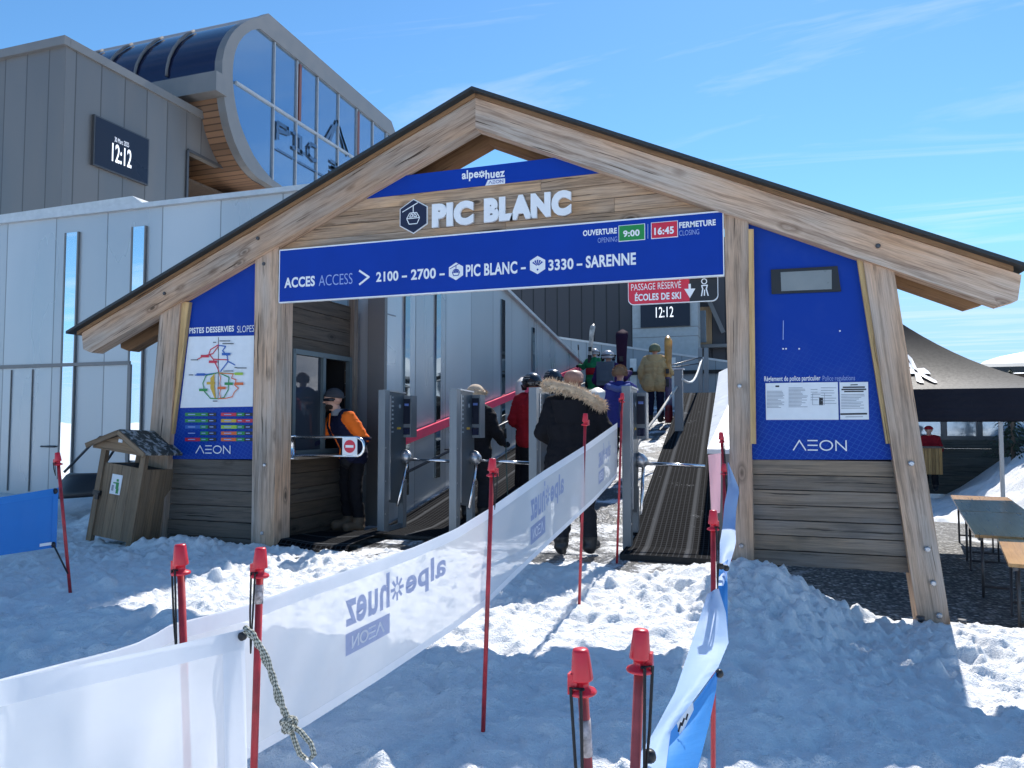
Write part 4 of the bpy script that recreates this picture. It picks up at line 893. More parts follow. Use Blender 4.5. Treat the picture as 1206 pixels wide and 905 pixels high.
# ------------------------------------------------------------------ ramp, mats
m = MB(); prof = [(6.3, -.5), (6.3, -.035), (7.3, -.02), (8.4, .0), (18.6, rampz(18.6)), (30, rampz(18.6)), (30, -.5)]
m.prism([(-4.75, y, z) for y, z in prof], (4.3, 0, 0), 0); m.build('access_ramp', M_RAMP, None, 'wet snow dusted access ramp rising behind the turnstiles', kind='structure')
def matstrip(name, xa, xb, y0, y1, zf, mat, label, n=30, sk=0., th=.035):
    m = MB(); P = []
    for i in range(n+1):
        y = y0+(y1-y0)*i/n; P.append([(xa+sk*(y-y0), y, zf(y)), (xb+sk*(y-y0), y, zf(y))])
    m.grid(P, 0, False); b = len(m.v)
    m.uv = [[(q[1], q[0]) for q in f] for f in m.uv]
    for s in (0, 1): m.grid([[P[i][s], (P[i][s][0], P[i][s][1], P[i][s][2]-th)] for i in range(n+1)], 1, False)
    m.grid([[P[0][0], (P[0][0][0], P[0][0][1], P[0][0][2]-th)], [P[0][1], (P[0][1][0], P[0][1][1], P[0][1][2]-th)]], 1, False)
    return m.build(name, [mat, M_RUB], None, label, 'mat', 'rubber mats on the access ramp')
zr = lambda y: .035+(0 if y < 7.7 else .203*(y-7.7))
matstrip('grid_mat', -1.36, -.52, 7.15, 17.2, zr, M_MESH, 'raised black grid mat running up the right lane beside the white side board', 40, -.047, .6)
matstrip('grid_mat', -4.45, -3.45, 7.55, 18.4, lambda y: rampz(y)+.035, M_MESH, 'long black grid mat along the foot of the grey side wall')
matstrip('grid_mat', -3.32, -2.75, 7.9, 18.4, lambda y: rampz(y)+.03, M_MESH, 'narrow snow streaked grid mat between the wall mat and the middle lane')
m = MB(); P = [[(x, y, .045+.02*sin(x*5+y*3)-.05*(y < 6.7)) for x in np.arange(-4.95, -3.6-.5*(7.5-y), .06)][:18] for y in np.arange(6.62, 7.62, .06)]
mw = min(len(r) for r in P); P = [r[:mw] for r in P]
m.grid(P); m.build('ring_mat', M_MESH, None, 'rumpled black ring mat lying on snow before the booth', 'mat')
# white side board by the right lane
sb = thing('white_side_board', 'smooth white sloping side board between the right lane and the right post', 'board', (-.7, 9, .3))
m = MB(); P = [oY(830, 529, 8.3), oY(857, 529, 8.3), oY(857, 440, 15.5), oY(853, 440, 15.5)]
P = [Vector((-.62, 8.25, oY(830, 529, 8.25).z)), Vector((-.30, 8.25, oY(830, 529, 8.25).z)), Vector((-.30, 15.5, 2.6)), Vector((-.92, 15.5, 2.3))]
m.prism(P, (0, 0, -.05), 0); m.build('board', plain('white plastic board', (.80, .83, .86), .35), sb)
m = MB(); m.prism([(-.60, 8.27, -.1), (-.34, 8.27, -.1), (-.34, 8.27, P[0].z-.05), (-.60, 8.27, P[0].z-.05)], (0, .04, 0), 0); m.build('leg', M_GREYMET, sb)
# ------------------------------------------------------------------ structures at the top of the ramp
YF = 19.6
fn = thing('panel_fence', 'low blue grey panelled wall with a stepped down top across the head of the ramp', 'wall', (-3, YF, 1.6))
m = MB(); a, b = oY(640, 396, YF), oY(900, 433, YF); m.prism([(a.x-.6, YF, 1.0), (b.x, YF, 1.0), (b.x, YF, b.z), (a.x-.6, YF, a.z+.1)], (0, .1, 0), 0, (1, 0, 0)); m.build('panel', seam('blue grey fence panel', (.27, .32, .36), .42, .4, .3, .012), fn)
m = MB(); m.bar((a.x-.6, YF+.05, a.z+.12), (b.x, YF+.05, b.z+.02), .16, .05, 0); m.build('coping', M_WALLTOP, fn)
for px in (746, 792): m = MB(); p = oY(px, 440, YF); m.box((p.x, YF-.02, 2.2), (.17, .04, 1.55), 0); m.build('mirror_window', plain('window painted with pale reflection', (.75, .77, .76), .1), fn)  # bright reflection put into the colour as near white
m = MB(); p = oY(740, 440, YF-.12); m.box(((p.x+b.x)/2, YF-.12, p.z), (b.x-p.x, .05, .09), 0); m.build('dark_rail', M_BLACKM, fn)
pl = thing('screen_pillar', 'wide pale grey panelled pillar carrying a clock screen behind the ramp', 'pillar', (-2.6, 21, 1.6))
YP = 21.; m = MB(); a, b = oY(745, 400, YP), oY(822, 400, YP); zt = oY(780, 312, YP).z; m.box(((a.x+b.x)/2, YP+.4, (zt+1.2)/2), (b.x-a.x, .8, zt-1.2), 0); bevel(m.build('pillar', plain('pale grey panel', (.42, .46, .47), .45, .1), pl), .02)
m = MB(); 
for py in (386, 397): p = oY(780, py, YP); m.box(((a.x+b.x)/2, YP+.4, p.z), (b.x-a.x+.012, .812, .015), 0)
m.build('joint_line', M_GREYMET, pl)
s2 = thing('clock_screen', 'black upright clock screen reading 12:12 on the pale grey pillar', 'screen', (-2.6, YP, 3.8))
m = MB(); rect(m, (754.5, 386), (812, 330), YP-.08, 0, .07); bevel(m.build('housing', M_SCREEN, s2), .01, 1)
T = MB(); plane_text(T, '12:12', (772.5, 374.5), (793.0, 361), 'Y', YP-.085, 0, -.002); T.build('digits', M_LED, s2)
T = MB(); plane_text(T, '30 Mars 2025', (775.5, 358), (790, 355.5), 'Y', YP-.085, 0, 0); T.build('date', M_LEDDIM, s2)
rb = thing('anthracite_building', 'anthracite profiled metal building with a timber framed window behind the ramp', 'building', (-3, 23, 1.5))
YB = 23.; m = MB(); x0, x1 = oY(560, 400, YB).x, oY(930, 400, YB).x; zt = oY(650, 296, YB).z
m.prism([(x0-2, YB, 0), (x1, YB, 0), (x1, YB, zt), (x0-2, YB, zt)], (0, .3, 0), 0, (1, 0, 0)); m.build('wall', M_DARKEND, rb)
m = MB(); m.box(((x0-2+x1)/2, YB+.14, zt-.1), (x1-x0+2.2, .5, .2), 0); m.build('roof_edge', M_DKMET, rb)
m = MB(); a, b = oY(824, 404, YB-.05), oY(836, 366, YB-.05); m.box(((a.x+b.x)/2, YB-.05, (a.z+b.z)/2), (b.x-a.x+.10, .12, b.z-a.z+.22), 0); wf = m.build('window_frame', W_PALE, rb)
m = MB(); m.box(((a.x+b.x)/2-.05, YB-.113, (a.z+b.z)/2), (b.x-a.x-.12, .02, b.z-a.z), 0); m.build('pane', M_PALEGLASS, wf)
m = MB(); m.bar(oY(834, 352, YB-.3), oY(852, 392, YB-.3), .08, .12, 0); m.bar(oY(822, 352, YB-.3), oY(834, 352, YB-.3), .08, .1, 0); m.build('stair_edge', M_GREYMET, rb)
m = MB(); p = oY(840, 410, YB-.2); m.box((p.x, YB-.2, p.z+.05), (1.6, .3, .10), 0); m.build('ledge', M_GREYMET, rb)
# rails on the ramp
def zc_r(y): return max(rampz(y), 0)
rp_ = thing('lane_post', 'square blue grey steel post standing beside the right lane', 'post', (-1.75, 13.0, zc_r(13)))
pb_ = oY(800, 514, 13.2); 
m = MB(); m.box((pb_.x, 13.2, (oY(797, 436, 13.2).z+zc_r(13.2))/2), (.14, .10, oY(797, 436, 13.2).z-zc_r(13.2)), 0, (0, 0, 1)); bevel(m.build('shaft', M_TURN, rp_), .008, 1)
m = MB(); m.box((pb_.x, 13.2, oY(797, 435, 13.2).z), (.19, .14, .02), 0); m.build('cap', M_STEEL, rp_)
hr = MB(); hr.tube([oY(797, 456, 13.1), oY(775, 489, 12.3), oY(757, 512, 11.6), oY(743, 540, 10.5)], .022, 0, 8); hr.build('lane_rope', plain('pale grey rope', (.55, .52, .47), .8), None, 'pale rope sagging from the lane post down beside the yellow jacket', 'rope')
hr = MB(); a, b = oY(804, 447, 13.1), oY(826, 424, 18.5); hr.tube([a.lerp(b, k/8.)+Vector((0, 0, -.25*sin(pi*k/8))) for k in range(9)], .022, 0, 8); hr.build('lane_rope', plain('white rope', (.7, .7, .68), .8), None, 'short white rope sagging between the lane post and the far grey post', 'rope')
fp = thing('far_post', 'pair of slim grey posts with white base blocks at the head of the right lane', 'post', (-1.2, 18.6, 1.7))
for px in (825, 832): p = oY(px, 440, 18.6); m = MB(); m.box((p.x, 18.6, 2.35), (.10, .10, 1.5), 0, (0, 0, 1)); m.build('shaft', M_TURN, fp)
for px, h_ in ((824, .28), (831, .17)): p = oY(px, 440, 18.5); m = MB(); m.box((p.x, 18.48, 1.72+h_/2), (.12, .12, h_), 0); m.build('base_block', M_WHITE, fp)
m = MB()
for Yc, x0p, y0p, x1p, y1p in ((18, 750, 437, 826, 421), (18, 757, 434, 826, 428)): m.tube([oY(x0p, y0p, Yc), oY((x0p+x1p)/2, (y0p+y1p)/2+2, Yc), oY(x1p, y1p, Yc+.5)], .014, 0, 6)
m.build('guide_cable', M_DKMET, None, 'thin dark guide cables strung across in front of the far grey wall', 'cable')
# ------------------------------------------------------------------ turnstiles
def make_turnstile(label):
    r = thing('turnstile', label, 'turnstile', (0, 0, 0), 'ski pass turnstiles in a row')
    m = MB(); m.box((0, .0, .83), (.085, .11, 1.66), 0, (0, 0, 1)); bevel(m.build('post', M_TURN, r), .03, 3)
    m = MB(); m.box((0, .47, .30), (.07, .09, .60), 0, (0, 0, 1)); m.box((0, .24, .05), (.03, .40, .08), 0); bevel(m.build('rear_leg', M_TURN, r), .015, 2)
    m = MB(); m.prism([(-.03, .05, .38), (-.03, .36, .33), (-.03, .50, .80), (-.03, .46, 1.60), (-.03, .44, 1.64), (-.03, .05, 1.65)], (.065, 0, 0), 0, (0, 0, 1)); bevel(m.build('side_panel', M_TURND, r), .02, 3)
    m = MB(); m.box((.044, .068, 1.0), (.014, .02, 1.2), 0, (0, 0, 1)); m.build('edge_trim', M_STEEL, r)
    m = MB(); m.prism([(-.04, .052, 1.648), (.045, .052, 1.648), (.045, .46, 1.635), (-.04, .46, 1.635)], (0, 0, .018), 0); m.build('top_trim', M_STEEL, r)
    m = MB(); m.box((.075, .50, 1.36), (.12, .15, .50), 0, (0, 0, 1)); rd = bevel(m.build('reader', M_TURN, r), .03, 3)
    m = MB(); m.box((.078, .421, 1.42), (.085, .012, .30), 0); m.build('reader_screen', M_SCREEN, rd)
    m = MB(); m.box((.078, .421, 1.185), (.08, .014, .085), 0); m.build('card_slot', M_DKGLASS, rd)
    m = MB(); m.box((.078, .412, 1.50), (.055, .004, .028), 0); m.build('display_line', plain('dim blue display', (.12, .2, .5), .3), rd)
    m = MB(); m.lathe((.02, .44, .90), [(.075, 0), (.08, .05), (.06, .11), (.035, .13)], 0, 16, (.75, -.2, -.35)); hd = m.build('tripod_head', M_STEEL, r)
    hub = Vector((.10, .42, .85))
    m = MB(); m.tube([hub, hub+Vector((.64, .02, -.02))], .018, 0, 10); m.build('arm', M_CHROME, hd)
    m = MB(); m.tube([hub, hub+Vector((.02, -.30, -.52))], .018, 0, 10); m.build('arm', M_CHROME, hd)
    m = MB(); m.lathe((.036, .32, 1.48), [(.024, 0), (.024, .002)], 0, 14, (1, 0, 0)); 
    for k in range(9): m.box((.037, .14, 1.58-.05*k), (.003, .028+.012*(k % 3), .02), 0)
    m.build('print', plain('pale grey print', (.34, .38, .4), .5), r)
    m = MB(); m.box((.037, .30, 1.22), (.003, .09, .025), 0); m.build('sticker', M_GOLD, r)
    for z in (.25, .62, 1.0): m = MB(); m.lathe((.043, -.03, z), [(.009, 0), (.006, .006)], 0, 6, (1, 0, 0)); m.build('bolt', M_STEEL, r)
    return r
TL = ['first turnstile from the left, standing nearest the booth and the attendant', 'second turnstile from the left with a pale fur hat showing above it', 'third turnstile from the left, half hidden behind the black fur trimmed coat', 'rightmost turnstile beside the raised right lane with the banner tied to it']
ts = make_turnstile(TL[0])
for i, px in enumerate((452.5, 536, 629, 738)):
    o = ts if i == 0 else copy_tree(ts)
    o['label'] = TL[i]; p = oY(px, 460, 7.65); o.location = (p.x, 7.65, 0.0)
# no entry swing arm
na = thing('swing_gate_arm', 'chrome looped swing arm with a round no entry sign fixed to the booth post', 'barrier', (-4.84, 6.98, .9))
Yn = 6.95; a = oY(343, 527, Yn); m = MB(); m.lathe((a.x, Yn, a.z-.13), [(.06, 0), (.06, .02), (.045, .02), (.045, .24), (.06, .24), (.06, .26)], 0, 20); m.build('hinge_post', M_CHROME, na)
m = MB(); m.box((a.x-.09, Yn, a.z), (.12, .12, .26), 0); bevel(m.build('bracket', M_GREYMET, na), .01)
zt_, zb_ = oY(380, 515, Yn).z, oY(380, 537, Yn).z; xe_ = oY(419, 527, Yn).x; rr_ = (zt_-zb_)/2
m = MB(); m.tube([(a.x, Yn, zt_)]+[(xe_+rr_*cos(t_), Yn, (zt_+zb_)/2+rr_*sin(t_)) for t_ in np.linspace(pi/2, -pi/2, 13)]+[(a.x, Yn, zb_)], .016, 0, 10); m.build('loop_arm', M_CHROME, na)
m = MB(); rect(m, (403, 536.5), (420.5, 515.5), Yn-.025, 0, .008); sg = m.build('sign_plate', M_PAPER, na)
c = oY(411.7, 526, Yn-.028); m = MB(); m.lathe((c.x, Yn-.0255, c.z), [(.068, 0), (.068, .003)], 0, 28, (0, -1, 0)); m.box((c.x, Yn-.0305, c.z), (.095, .003, .026), 1); m.build('no_entry_symbol', [M_REDSIGN, M_WHITE], sg)
# ------------------------------------------------------------------ litter bin, scoop
gb = Vector((-6.62, 6.42, .0))
bn = thing('litter_bin', 'leaning wooden litter bin with a little pitched roof beside the gate', 'bin', gb)
Rb = Matrix.Rotation(radians(7.5), 3, 'Y')@Matrix.Rotation(radians(-3), 3, 'X')@Matrix.Rotation(radians(4), 3, 'Z')
def bl(x, y, z): return gb+Rb@Vector((x, y, z))
def bbox(m, c, s, mat=0, g=None): m.box(bl(*c), s, mat, Rb@Vector(g) if g else None, Rb)
S = .25
m = MB()
for k in range(4): bbox(m, (-S+.065+.122*k, -S, .44), (.118, .025, .78), 0, (0, 0, 1))
fd = bevel(m.build('front_door', W_BIN, bn), .004, 1)
m = MB(); bbox(m, (-S-.0, -S-.03, .50), (.09, .03, .05)); bbox(m, (-S+.02, -S-.045, .47), (.04, .02, .07)); m.build('latch', M_BLACK, fd)
m = MB(); bbox(m, (-.04, -S-.016, .62), (.13, .006, .21)); st_ = m.build('sticker', M_PAPER, fd)
m = MB()
for c_, s_ in (((-.025, -S-.0205, .665), (.026, .003, .026)), ((-.02, -S-.0205, .61), (.034, .003, .07)), ((-.012, -S-.0205, .555), (.03, .003, .055)), ((-.048, -S-.0215, .635), (.05, .003, .014))): bbox(m, c_, s_, 0)
bbox(m, (-.075, -S-.0205, .58), (.026, .003, .06), 1); m.build('pictogram', [M_GREEN, M_INK], st_)
for x, y, a_ in ((S, 0, 0), (-S, 0, 0)):
    m = MB()
    for k in range(4): bbox(m, (x, -S+.08+.11*k, .43), (.025, .106, .78), 0, (0, 0, 1))
    bevel(m.build('side_boards', W_BIN, bn), .004, 1)
m = MB(); 
for k in range(4): bbox(m, (-S+.065+.122*k, S, .44), (.118, .025, .78), 0, (0, 0, 1))
m.build('back_boards', W_BIN, bn)
m = MB(); bbox(m, (0, 0, .80), (.44, .44, .03)); bbox(m, (0, 0, .1), (.46, .46, .03)); m.build('inner_bin', M_BLACKM, bn)
for x in (-S, S):
    for y in (-S, S): m = MB(); bbox(m, (x*1.02, y*1.04, .50), (.06, .055, 1.02), 0, (0, 0, 1)); bevel(m.build('corner_post', W_BIN, bn), .006, 1)
m = MB(); E_ = .37; rz_, ez_ = 1.17, 1.00
for yy in (-.35, .33): m.prism([bl(-E_+.03, yy, ez_-.03), bl(E_-.03, yy, ez_-.03), bl(E_-.03, yy, ez_+.01), bl(0, yy, rz_-.02), bl(-E_+.03, yy, ez_+.01)], Rb@Vector((0, .025, 0)), 0, Rb@Vector((1, 0, 0)))
gbd = m.build('gable_board', W_BIN, bn)
m = MB(); bbox(m, (.0, -.354, 1.09), (.05, .006, .035)); m.build('tag', M_PAPER, gbd)
def shingle():
    m, t, b, o = newmat('mossy grey roofing with frost'); p = objout(t); n = noise(t, p, 14, 5, .7); f = ramp(t, n, [(.50, 0), (.60, 1)])
    L(t, mixc(t, f, (.05, .052, .045), (.36, .38, .38)), b.inputs['Base Color']); b.inputs['Roughness'].default_value = .9; bump(t, b, n, .8, .02); return m
M_SHG = shingle()
for s in (-1, 1):
    m = MB(); m.prism([bl(0, -.40, rz_+.012), bl(s*E_, -.40, ez_-.012), bl(s*E_, -.40, ez_+.016), bl(0, -.40, rz_+.042)], Rb@Vector((0, .78, 0)), 0); m.build('roof', M_SHG, bn)
    m = MB(); m.bar(bl(0, -.412, rz_+.008), bl(s*E_, -.412, ez_-.012), .02, .05, 0); m.build('barge_board', W_BIN, bn)
scp = thing('snow_scoop', 'black plastic snow scoop on its side by the wall behind the bin', 'snow scoop', (-8.2, 7.6, .1))
m = MB(); P = []
c0 = oY(103, 583, 7.5)
for i in range(13):
    t_ = i/12.; row = []
    for j in range(11):
        s_ = j/10.; x = c0.x-.36+.78*t_; z = c0.z-.10+.36*sin(pi*(.12+.83*s_))*(1-.1*t_)+.06*t_; y = 7.75-.42*s_-.18*sin(pi*t_)
        row.append((x, y, z))
    P.append(row)
m.grid(P); o = m.build('scoop_tray', M_BLACK, scp); mod = o.modifiers.new('thick', 'SOLIDIFY'); mod.thickness = .02
m = MB(); m.tube([oY(76, 556, 7.35), oY(108, 523, 7.3), oY(118, 515, 7.35), oY(130, 514, 7.5), oY(136, 528, 7.55), oY(120, 552, 7.6)], .017, 0, 10); m.build('handle', M_DKMET, scp)
# ------------------------------------------------------------------ banners and marker poles
def lerp1(x, xs_, ys_): return float(np.interp(x, xs_, ys_))
M_STK = plain('worn pale sticker', (.50, .44, .44), .5, nz=.4, scale=60)
def make_pole(label, top, base, capw=.046, cord=(.25, 1), plate=False, fade=M_REDPOLE):
    top = Vector(top); base = Vector(base); r = thing('marker_pole', label, 'marker pole', base, 'red piste marker poles'); d = (top-base).normalized(); R_ = capw/2
    m = MB(); m.tube([base-d*.12, top-d*.05], R_*.50, 0, 12); sh = m.build('shaft', fade, r)
    m = MB(); m.lathe(top-d*capw*2.1, [(R_*.50, 0), (R_*1.22, .004), (R_*1.28, capw*.16), (R_*1.18, capw*.26), (R_*.6, capw*.40), (R_*.62, capw*.66), (R_*1.0, capw*.72), (R_*1.02, capw*.8), (R_*.76, capw*1.98), (R_*.66, capw*2.08), (R_*.2, capw*2.1)], 0, 22, d)
    cp = m.build('cap', M_RED, r)
    right = Vector((cos(YAW), sin(YAW), 0)); fwd = Vector((-sin(YAW), cos(YAW), 0))
    m = MB(); m.box(top-d*capw*1.55+right*R_*.9*cord[1], (R_*.9, R_*.9, capw*.9), 0); m.build('cord_hook', M_RED, cp)
    if cord[0]:
        p0 = top-d*capw*1.65; ln = cord[0]; s = cord[1]
        q1 = p0+right*R_*1.25*s-fwd*R_*.6; q2 = p0+right*R_*.3*s-fwd*R_*1.25
        e = p0-d*ln+right*R_*.9*s-fwd*R_*.6
        m = MB(); m.tube([p0-fwd*R_, q1, q1.lerp(e, .5)+right*R_*.15*s, e, q2.lerp(e, .5), q2, p0-fwd*R_], max(.003, R_*.14), 0, 7); m.build('elastic_cord', M_BLACKM, r)
    if plate:
        m = MB(); m.tube([top-d*(.19), top-d*(.125)], R_*.56, 0, 12); m.build('sticker', M_STK, sh)
    return r
def pole_px(label, tx, ty, bx, by, D, capw=.046, Db=None, **k):
    """top at photo point & depth; base straight below on the snow or towards the given photo point"""
    t = oD(tx, ty, D); b = oD(bx, by, Db or D); gz = ground_z(b.x, b.y)
    if abs(t.z-b.z) > 1e-6:
        f_ = (t.z-gz)/(t.z-b.z); b = t+(b-t)*f_
    return make_pole(label, t, b, capw, **k)
pole_px('red marker pole behind the near white banner, left of the roped pole', 212, 641, 217, 790, 2.64, .052, cord=(.32, -.75))
pole_px('red marker pole with speckled rope tied below its cap', 307, 645, 299, 905, 2.60, .050, cord=(.27, -.8), plate=True)
pole_px('red marker pole standing before the middle of the long white banner', 580, 540, 570, 832, 3.35, .040, cord=(.16, 1), fade=M_REDPOLE)
pole_px('thin red marker pole in front of the man in the black coat', 689.5, 487, 682.5, 703, 5.5, .044, cord=(0, 1), fade=M_REDPOLE)
pole_px('red marker pole tied against the rightmost turnstile', 733, 463, 727, 648, 7.05, .044, cord=(.16, -1), fade=M_REDPOLE)
pole_px('near red marker pole left of its twin at the bottom of the picture', 683.5, 764, 692, 905, 1.38, .040, cord=(.27, -.9), plate=True, fade=M_REDPOLE2)
pole_px('tallest near red marker pole beside the twisted blue banner', 755, 741, 748, 905, 1.38, .038, cord=(.22, .9), fade=M_REDPOLE2)
pole_px('red marker pole holding the twisted blue banner, in front of the right post', 840, 601, 840, 905, 2.75, .036, cord=(.22, .8))
pole_px('small red marker pole at the middle of the twisted banner near the right post', 852.5, 546, 853, 640, 4.9, .036, cord=(.14, .8))
pole_px('farthest small red marker pole close to the right post', 849, 509, 856, 600, 6.0, .042, cord=(.3, .6))
pole_px('leaning red marker pole at the end of the blue left banner', 67.5, 533, 82, 690, 5.95, .050, cord=(.10, -1), fade=M_REDPOLE)
# long white banner
bx = [-60, 0, 67, 135, 162, 184, 202, 240, 297, 348, 427, 490, 537, 575, 595, 640, 690, 727]
by = [815, 800, 783, 766, 757, 746, 735, 726, 711, 692, 666, 643.6, 623, 600, 586, 555, 524, 498]
cx_ = [-60, 100, 200, 290, 305, 364, 446, 531, 575, 607, 655, 701, 727]; cy_ = [1080, 985, 930, 895, 887, 853, 801, 744, 711, 679, 633, 590, 561]
dxp = [-60, 212, 303, 575, 690, 727]; dinv = [1/2.6, 1/2.78, 1/2.82, 1/3.45, 1/5.55, 1/7.2]
def ban_pt(x, v, off=0.):
    D = 1/lerp1(x, dxp, dinv); t = lerp1(x, bx, by); b = lerp1(x, cx_, cy_)
    sag = .02*sin(pi*v)*sin((x-300)/270.*pi)+.010*sin(x*.045+v*5)*sin(pi*v)+.006*sin(x*.12+v*9)
    return oD(x, t+(b-t)*v, D+sag-off)
X_ = list(np.linspace(-60, 727, 110)); V_ = [0, .02, .10]+list(np.linspace(.16, .9, 12))+[.93, 1]
bn1 = thing('long_banner', 'long white translucent banner with mirrored blue logos running from foreground to the rightmost turnstile', 'banner', oD(303, 800, 2.7))
m = MB(); m.grid([[ban_pt(x, v) for v in V_] for x in X_], 0); m.build('cloth', M_BAN, bn1)
m = MB(); m.grid([[ban_pt(x, v, .004) for v in (0, .05, .105)] for x in X_], 0); m.grid([[ban_pt(x, v, .004) for v in (.93, .97, 1)] for x in X_], 0); m.build('hem', M_HEM, bn1)
def ban_logo(xl, xr, v0, v1, shear=.0, cid=0):
    """mirrored resort logo: reads from xr (start) to xl (end)"""
    T = MB()
    def mk(u0, u1, va, vb, sl=.0):
        def fn(x, y, z=0): u = u0+(u1-u0)*x; return ban_pt(xr+(xl-xr)*u, va+(vb-va)*(1-y)+sl*u, .006)
        return fn
    T.add2d(text_geo('alpe', .03), mk(0, .40, v0+.02, v0+(v1-v0)*.62), 0); T.add2d(text_geo('huez', .03), mk(.56, 1.0, v0-.02, v0+(v1-v0)*.56), 0)
    for k in range(8):
        a = k*pi/4; uc, vc = .485, v0+(v1-v0)*.30; ru, rv = .065, (v1-v0)*.21
        P = []
        for r_, w_ in ((.3, -.14), (1, -.14), (1, .14), (.3, .14)): P.append(ban_pt(xr+(xl-xr)*(uc+ru*(r_*cos(a)-w_*sin(a))), vc+rv*(r_*sin(a)+w_*cos(a)), .006+.0003*k))
        T.poly(P, 0)
    pv0, pv1 = v0+(v1-v0)*.66, v1
    for i in range(6):
        f0, f1 = i/6., (i+1)/6.; sh = lambda f, v: ban_pt(xr+(xl-xr)*(.56+.44*f), v, .006)
        T.poly([sh(f0, pv0), sh(f1, pv0), sh(f1, pv1), sh(f0, pv1)], 0)
    pr_ = T.build('logo_print', M_BANPRINT, bn1)
    T = MB(); gl_ = strokes_geo([[(x*3.2, y) for x, y in l] for l in aeon_lines()], .16); k = 0
    for f in gl_[1]:
        k += 1; T.poly([ban_pt(xr+(xl-xr)*(.62+.31*gl_[0][i][0]/3.2), pv0+(pv1-pv0)*(.75-.5*gl_[0][i][1]), .0085+.0001*k) for i in f], 0)
    T.build('lettering', M_HEM, pr_)
ban_logo(407, 525, .16, .66); ban_logo(625, 664, .16, .80); ban_logo(705, 719, .2, .80)
# near white banner in front
bn2 = thing('near_banner', 'near white translucent banner at the lower left, tied with rope to a red pole', 'banner', oD(280, 800, 2.5))
def nb_pt(x, v, off=0):
    D = lerp1(x, [-80, 100, 288], [1.75, 2.15, 2.52]); t = lerp1(x, [-80, 0, 80, 162, 215, 262, 288], [812, 803, 786, 769, 757.5, 747, 741]); b = t+.50/D*FPX
    return oD(x+ (b-t)*v*.02, t+(b-t)*v, D+.03*sin(pi*v)*sin(x*.015)+.012*sin(x*.07+v*4)*v-off)
X_ = list(np.linspace(-80, 288, 60)); m = MB(); m.grid([[nb_pt(x, v) for v in np.linspace(0, 1, 18)] for x in X_], 0); m.build('cloth', M_BAN, bn2)
m = MB(); m.grid([[nb_pt(x, v, .004) for v in (0, .06, .13)] for x in X_], 0); m.grid([[nb_pt(x, v, .005) for v in np.linspace(0, 1, 12)] for x in (262, 270, 279, 288)], 0); m.build('hem', M_HEM, bn2)
m = MB(); m.lathe(oD(287, 749, 2.50), [(.014, 0), (.014, .012), (.008, .014)], 0, 14, (0, -1, 0)); m.build('eyelet', M_BLACK, bn2)
rl = [(288, 741, 2.44), (296, 748, 2.43), (308, 766, 2.43), (320, 796, 2.43), (330, 830, 2.42), (340, 850, 2.42)]
m = MB(); d0 = [oD(*p) for p in rl]
fine = []
for a, b in zip(d0[:-1], d0[1:]): fine += [a.lerp(b, k/5.) for k in range(5)]
fine.append(d0[-1])
m.tube([p+Vector((.006*sin(i*.9), 0, .006*cos(i*.9))) for i, p in enumerate(fine)], .0085, 0, 9); m.tube([p+Vector((-.006*sin(i*.9)+.004, 0, -.006*cos(i*.9))) for i, p in enumerate(fine)], .0085, 0, 9)
kc = oD(341, 853, 2.42); m.tube([kc+Vector((.02*cos(t_), .013*sin(2*t_)-.004, .018*sin(t_))) for t_ in np.linspace(0, 2*pi, 16)], .0095, 0, 9); m.tube([kc+Vector((.012*cos(t_), -.012, .02*sin(t_+1))) for t_ in np.linspace(0, 2*pi, 14)], .009, 0, 9)
m.tube([oD(*p) for p in ((341, 855, 2.42), (346, 870, 2.41), (353, 888, 2.41), (363, 896, 2.41), (370, 889, 2.40), (366, 876, 2.41), (354, 862, 2.41), (343, 855, 2.42))], .0085, 0, 9)
ro_ = m.build('speckled_rope', M_ROPE, None, 'speckled cord knotted in a loop hanging from the near banner corner', 'rope')
m = MB(); m.tube([oD(361, 895, 2.40), oD(372, 905, 2.36), oD(384, 925, 2.3)], .0055, 0, 8); m.build('cord_end', M_WHITE, ro_, 'thin white cord end')
# blue left banner
bb = thing('blue_banner', 'plain bright blue banner at the left edge tied to a leaning red pole', 'banner', oD(40, 640, 5.9))
def bbp(x, v, off=0): t = lerp1(x, [-90, 0, 69], [595, 586, 574.5]); b = lerp1(x, [-90, 0, 67], [664, 655, 645]); return oD(x-2.5*v, t+(b-t)*v, lerp1(x, [-90, 69], [5.3, 5.92])+.02*sin(x*.09)*sin(pi*v)-off)
m = MB(); m.grid([[bbp(x, v) for v in np.linspace(0, 1, 10)] for x in np.linspace(-90, 69, 26)], 0); m.build('cloth', M_BANBLUE, bb)
m = MB(); m.grid([[bbp(x, v, .006) for v in np.linspace(0, 1, 6)] for x in (63, 66, 69)], 0); m.grid([[bbp(x, v, .005) for v in (0, .06, .12)] for x in np.linspace(-90, 63, 12)], 0); m.build('hem', translucent('blue hem', (.03, .26, .70), .3, 0), bb)
m = MB(); m.poly([bbp(x, v, .010) for x, v in ((49, .90), (49, .95), (63, .95), (63, .90))], 0); m.build('maker_tag', M_PAPER, bb)
for x, v in ((66, .05), (66, .95)): m = MB(); m.lathe(bbp(x, v, .008), [(.022, 0), (.022, .012), (.012, .015)], 0, 12, (-.1, -1, 0)); m.build('eyelet', M_BLACK, bb)
m = MB(); m.tube([bbp(66, .97, .01), oD(80, 676, 5.93)], .007, 0, 6); m.build('tie_cord', M_BLACK, bb)
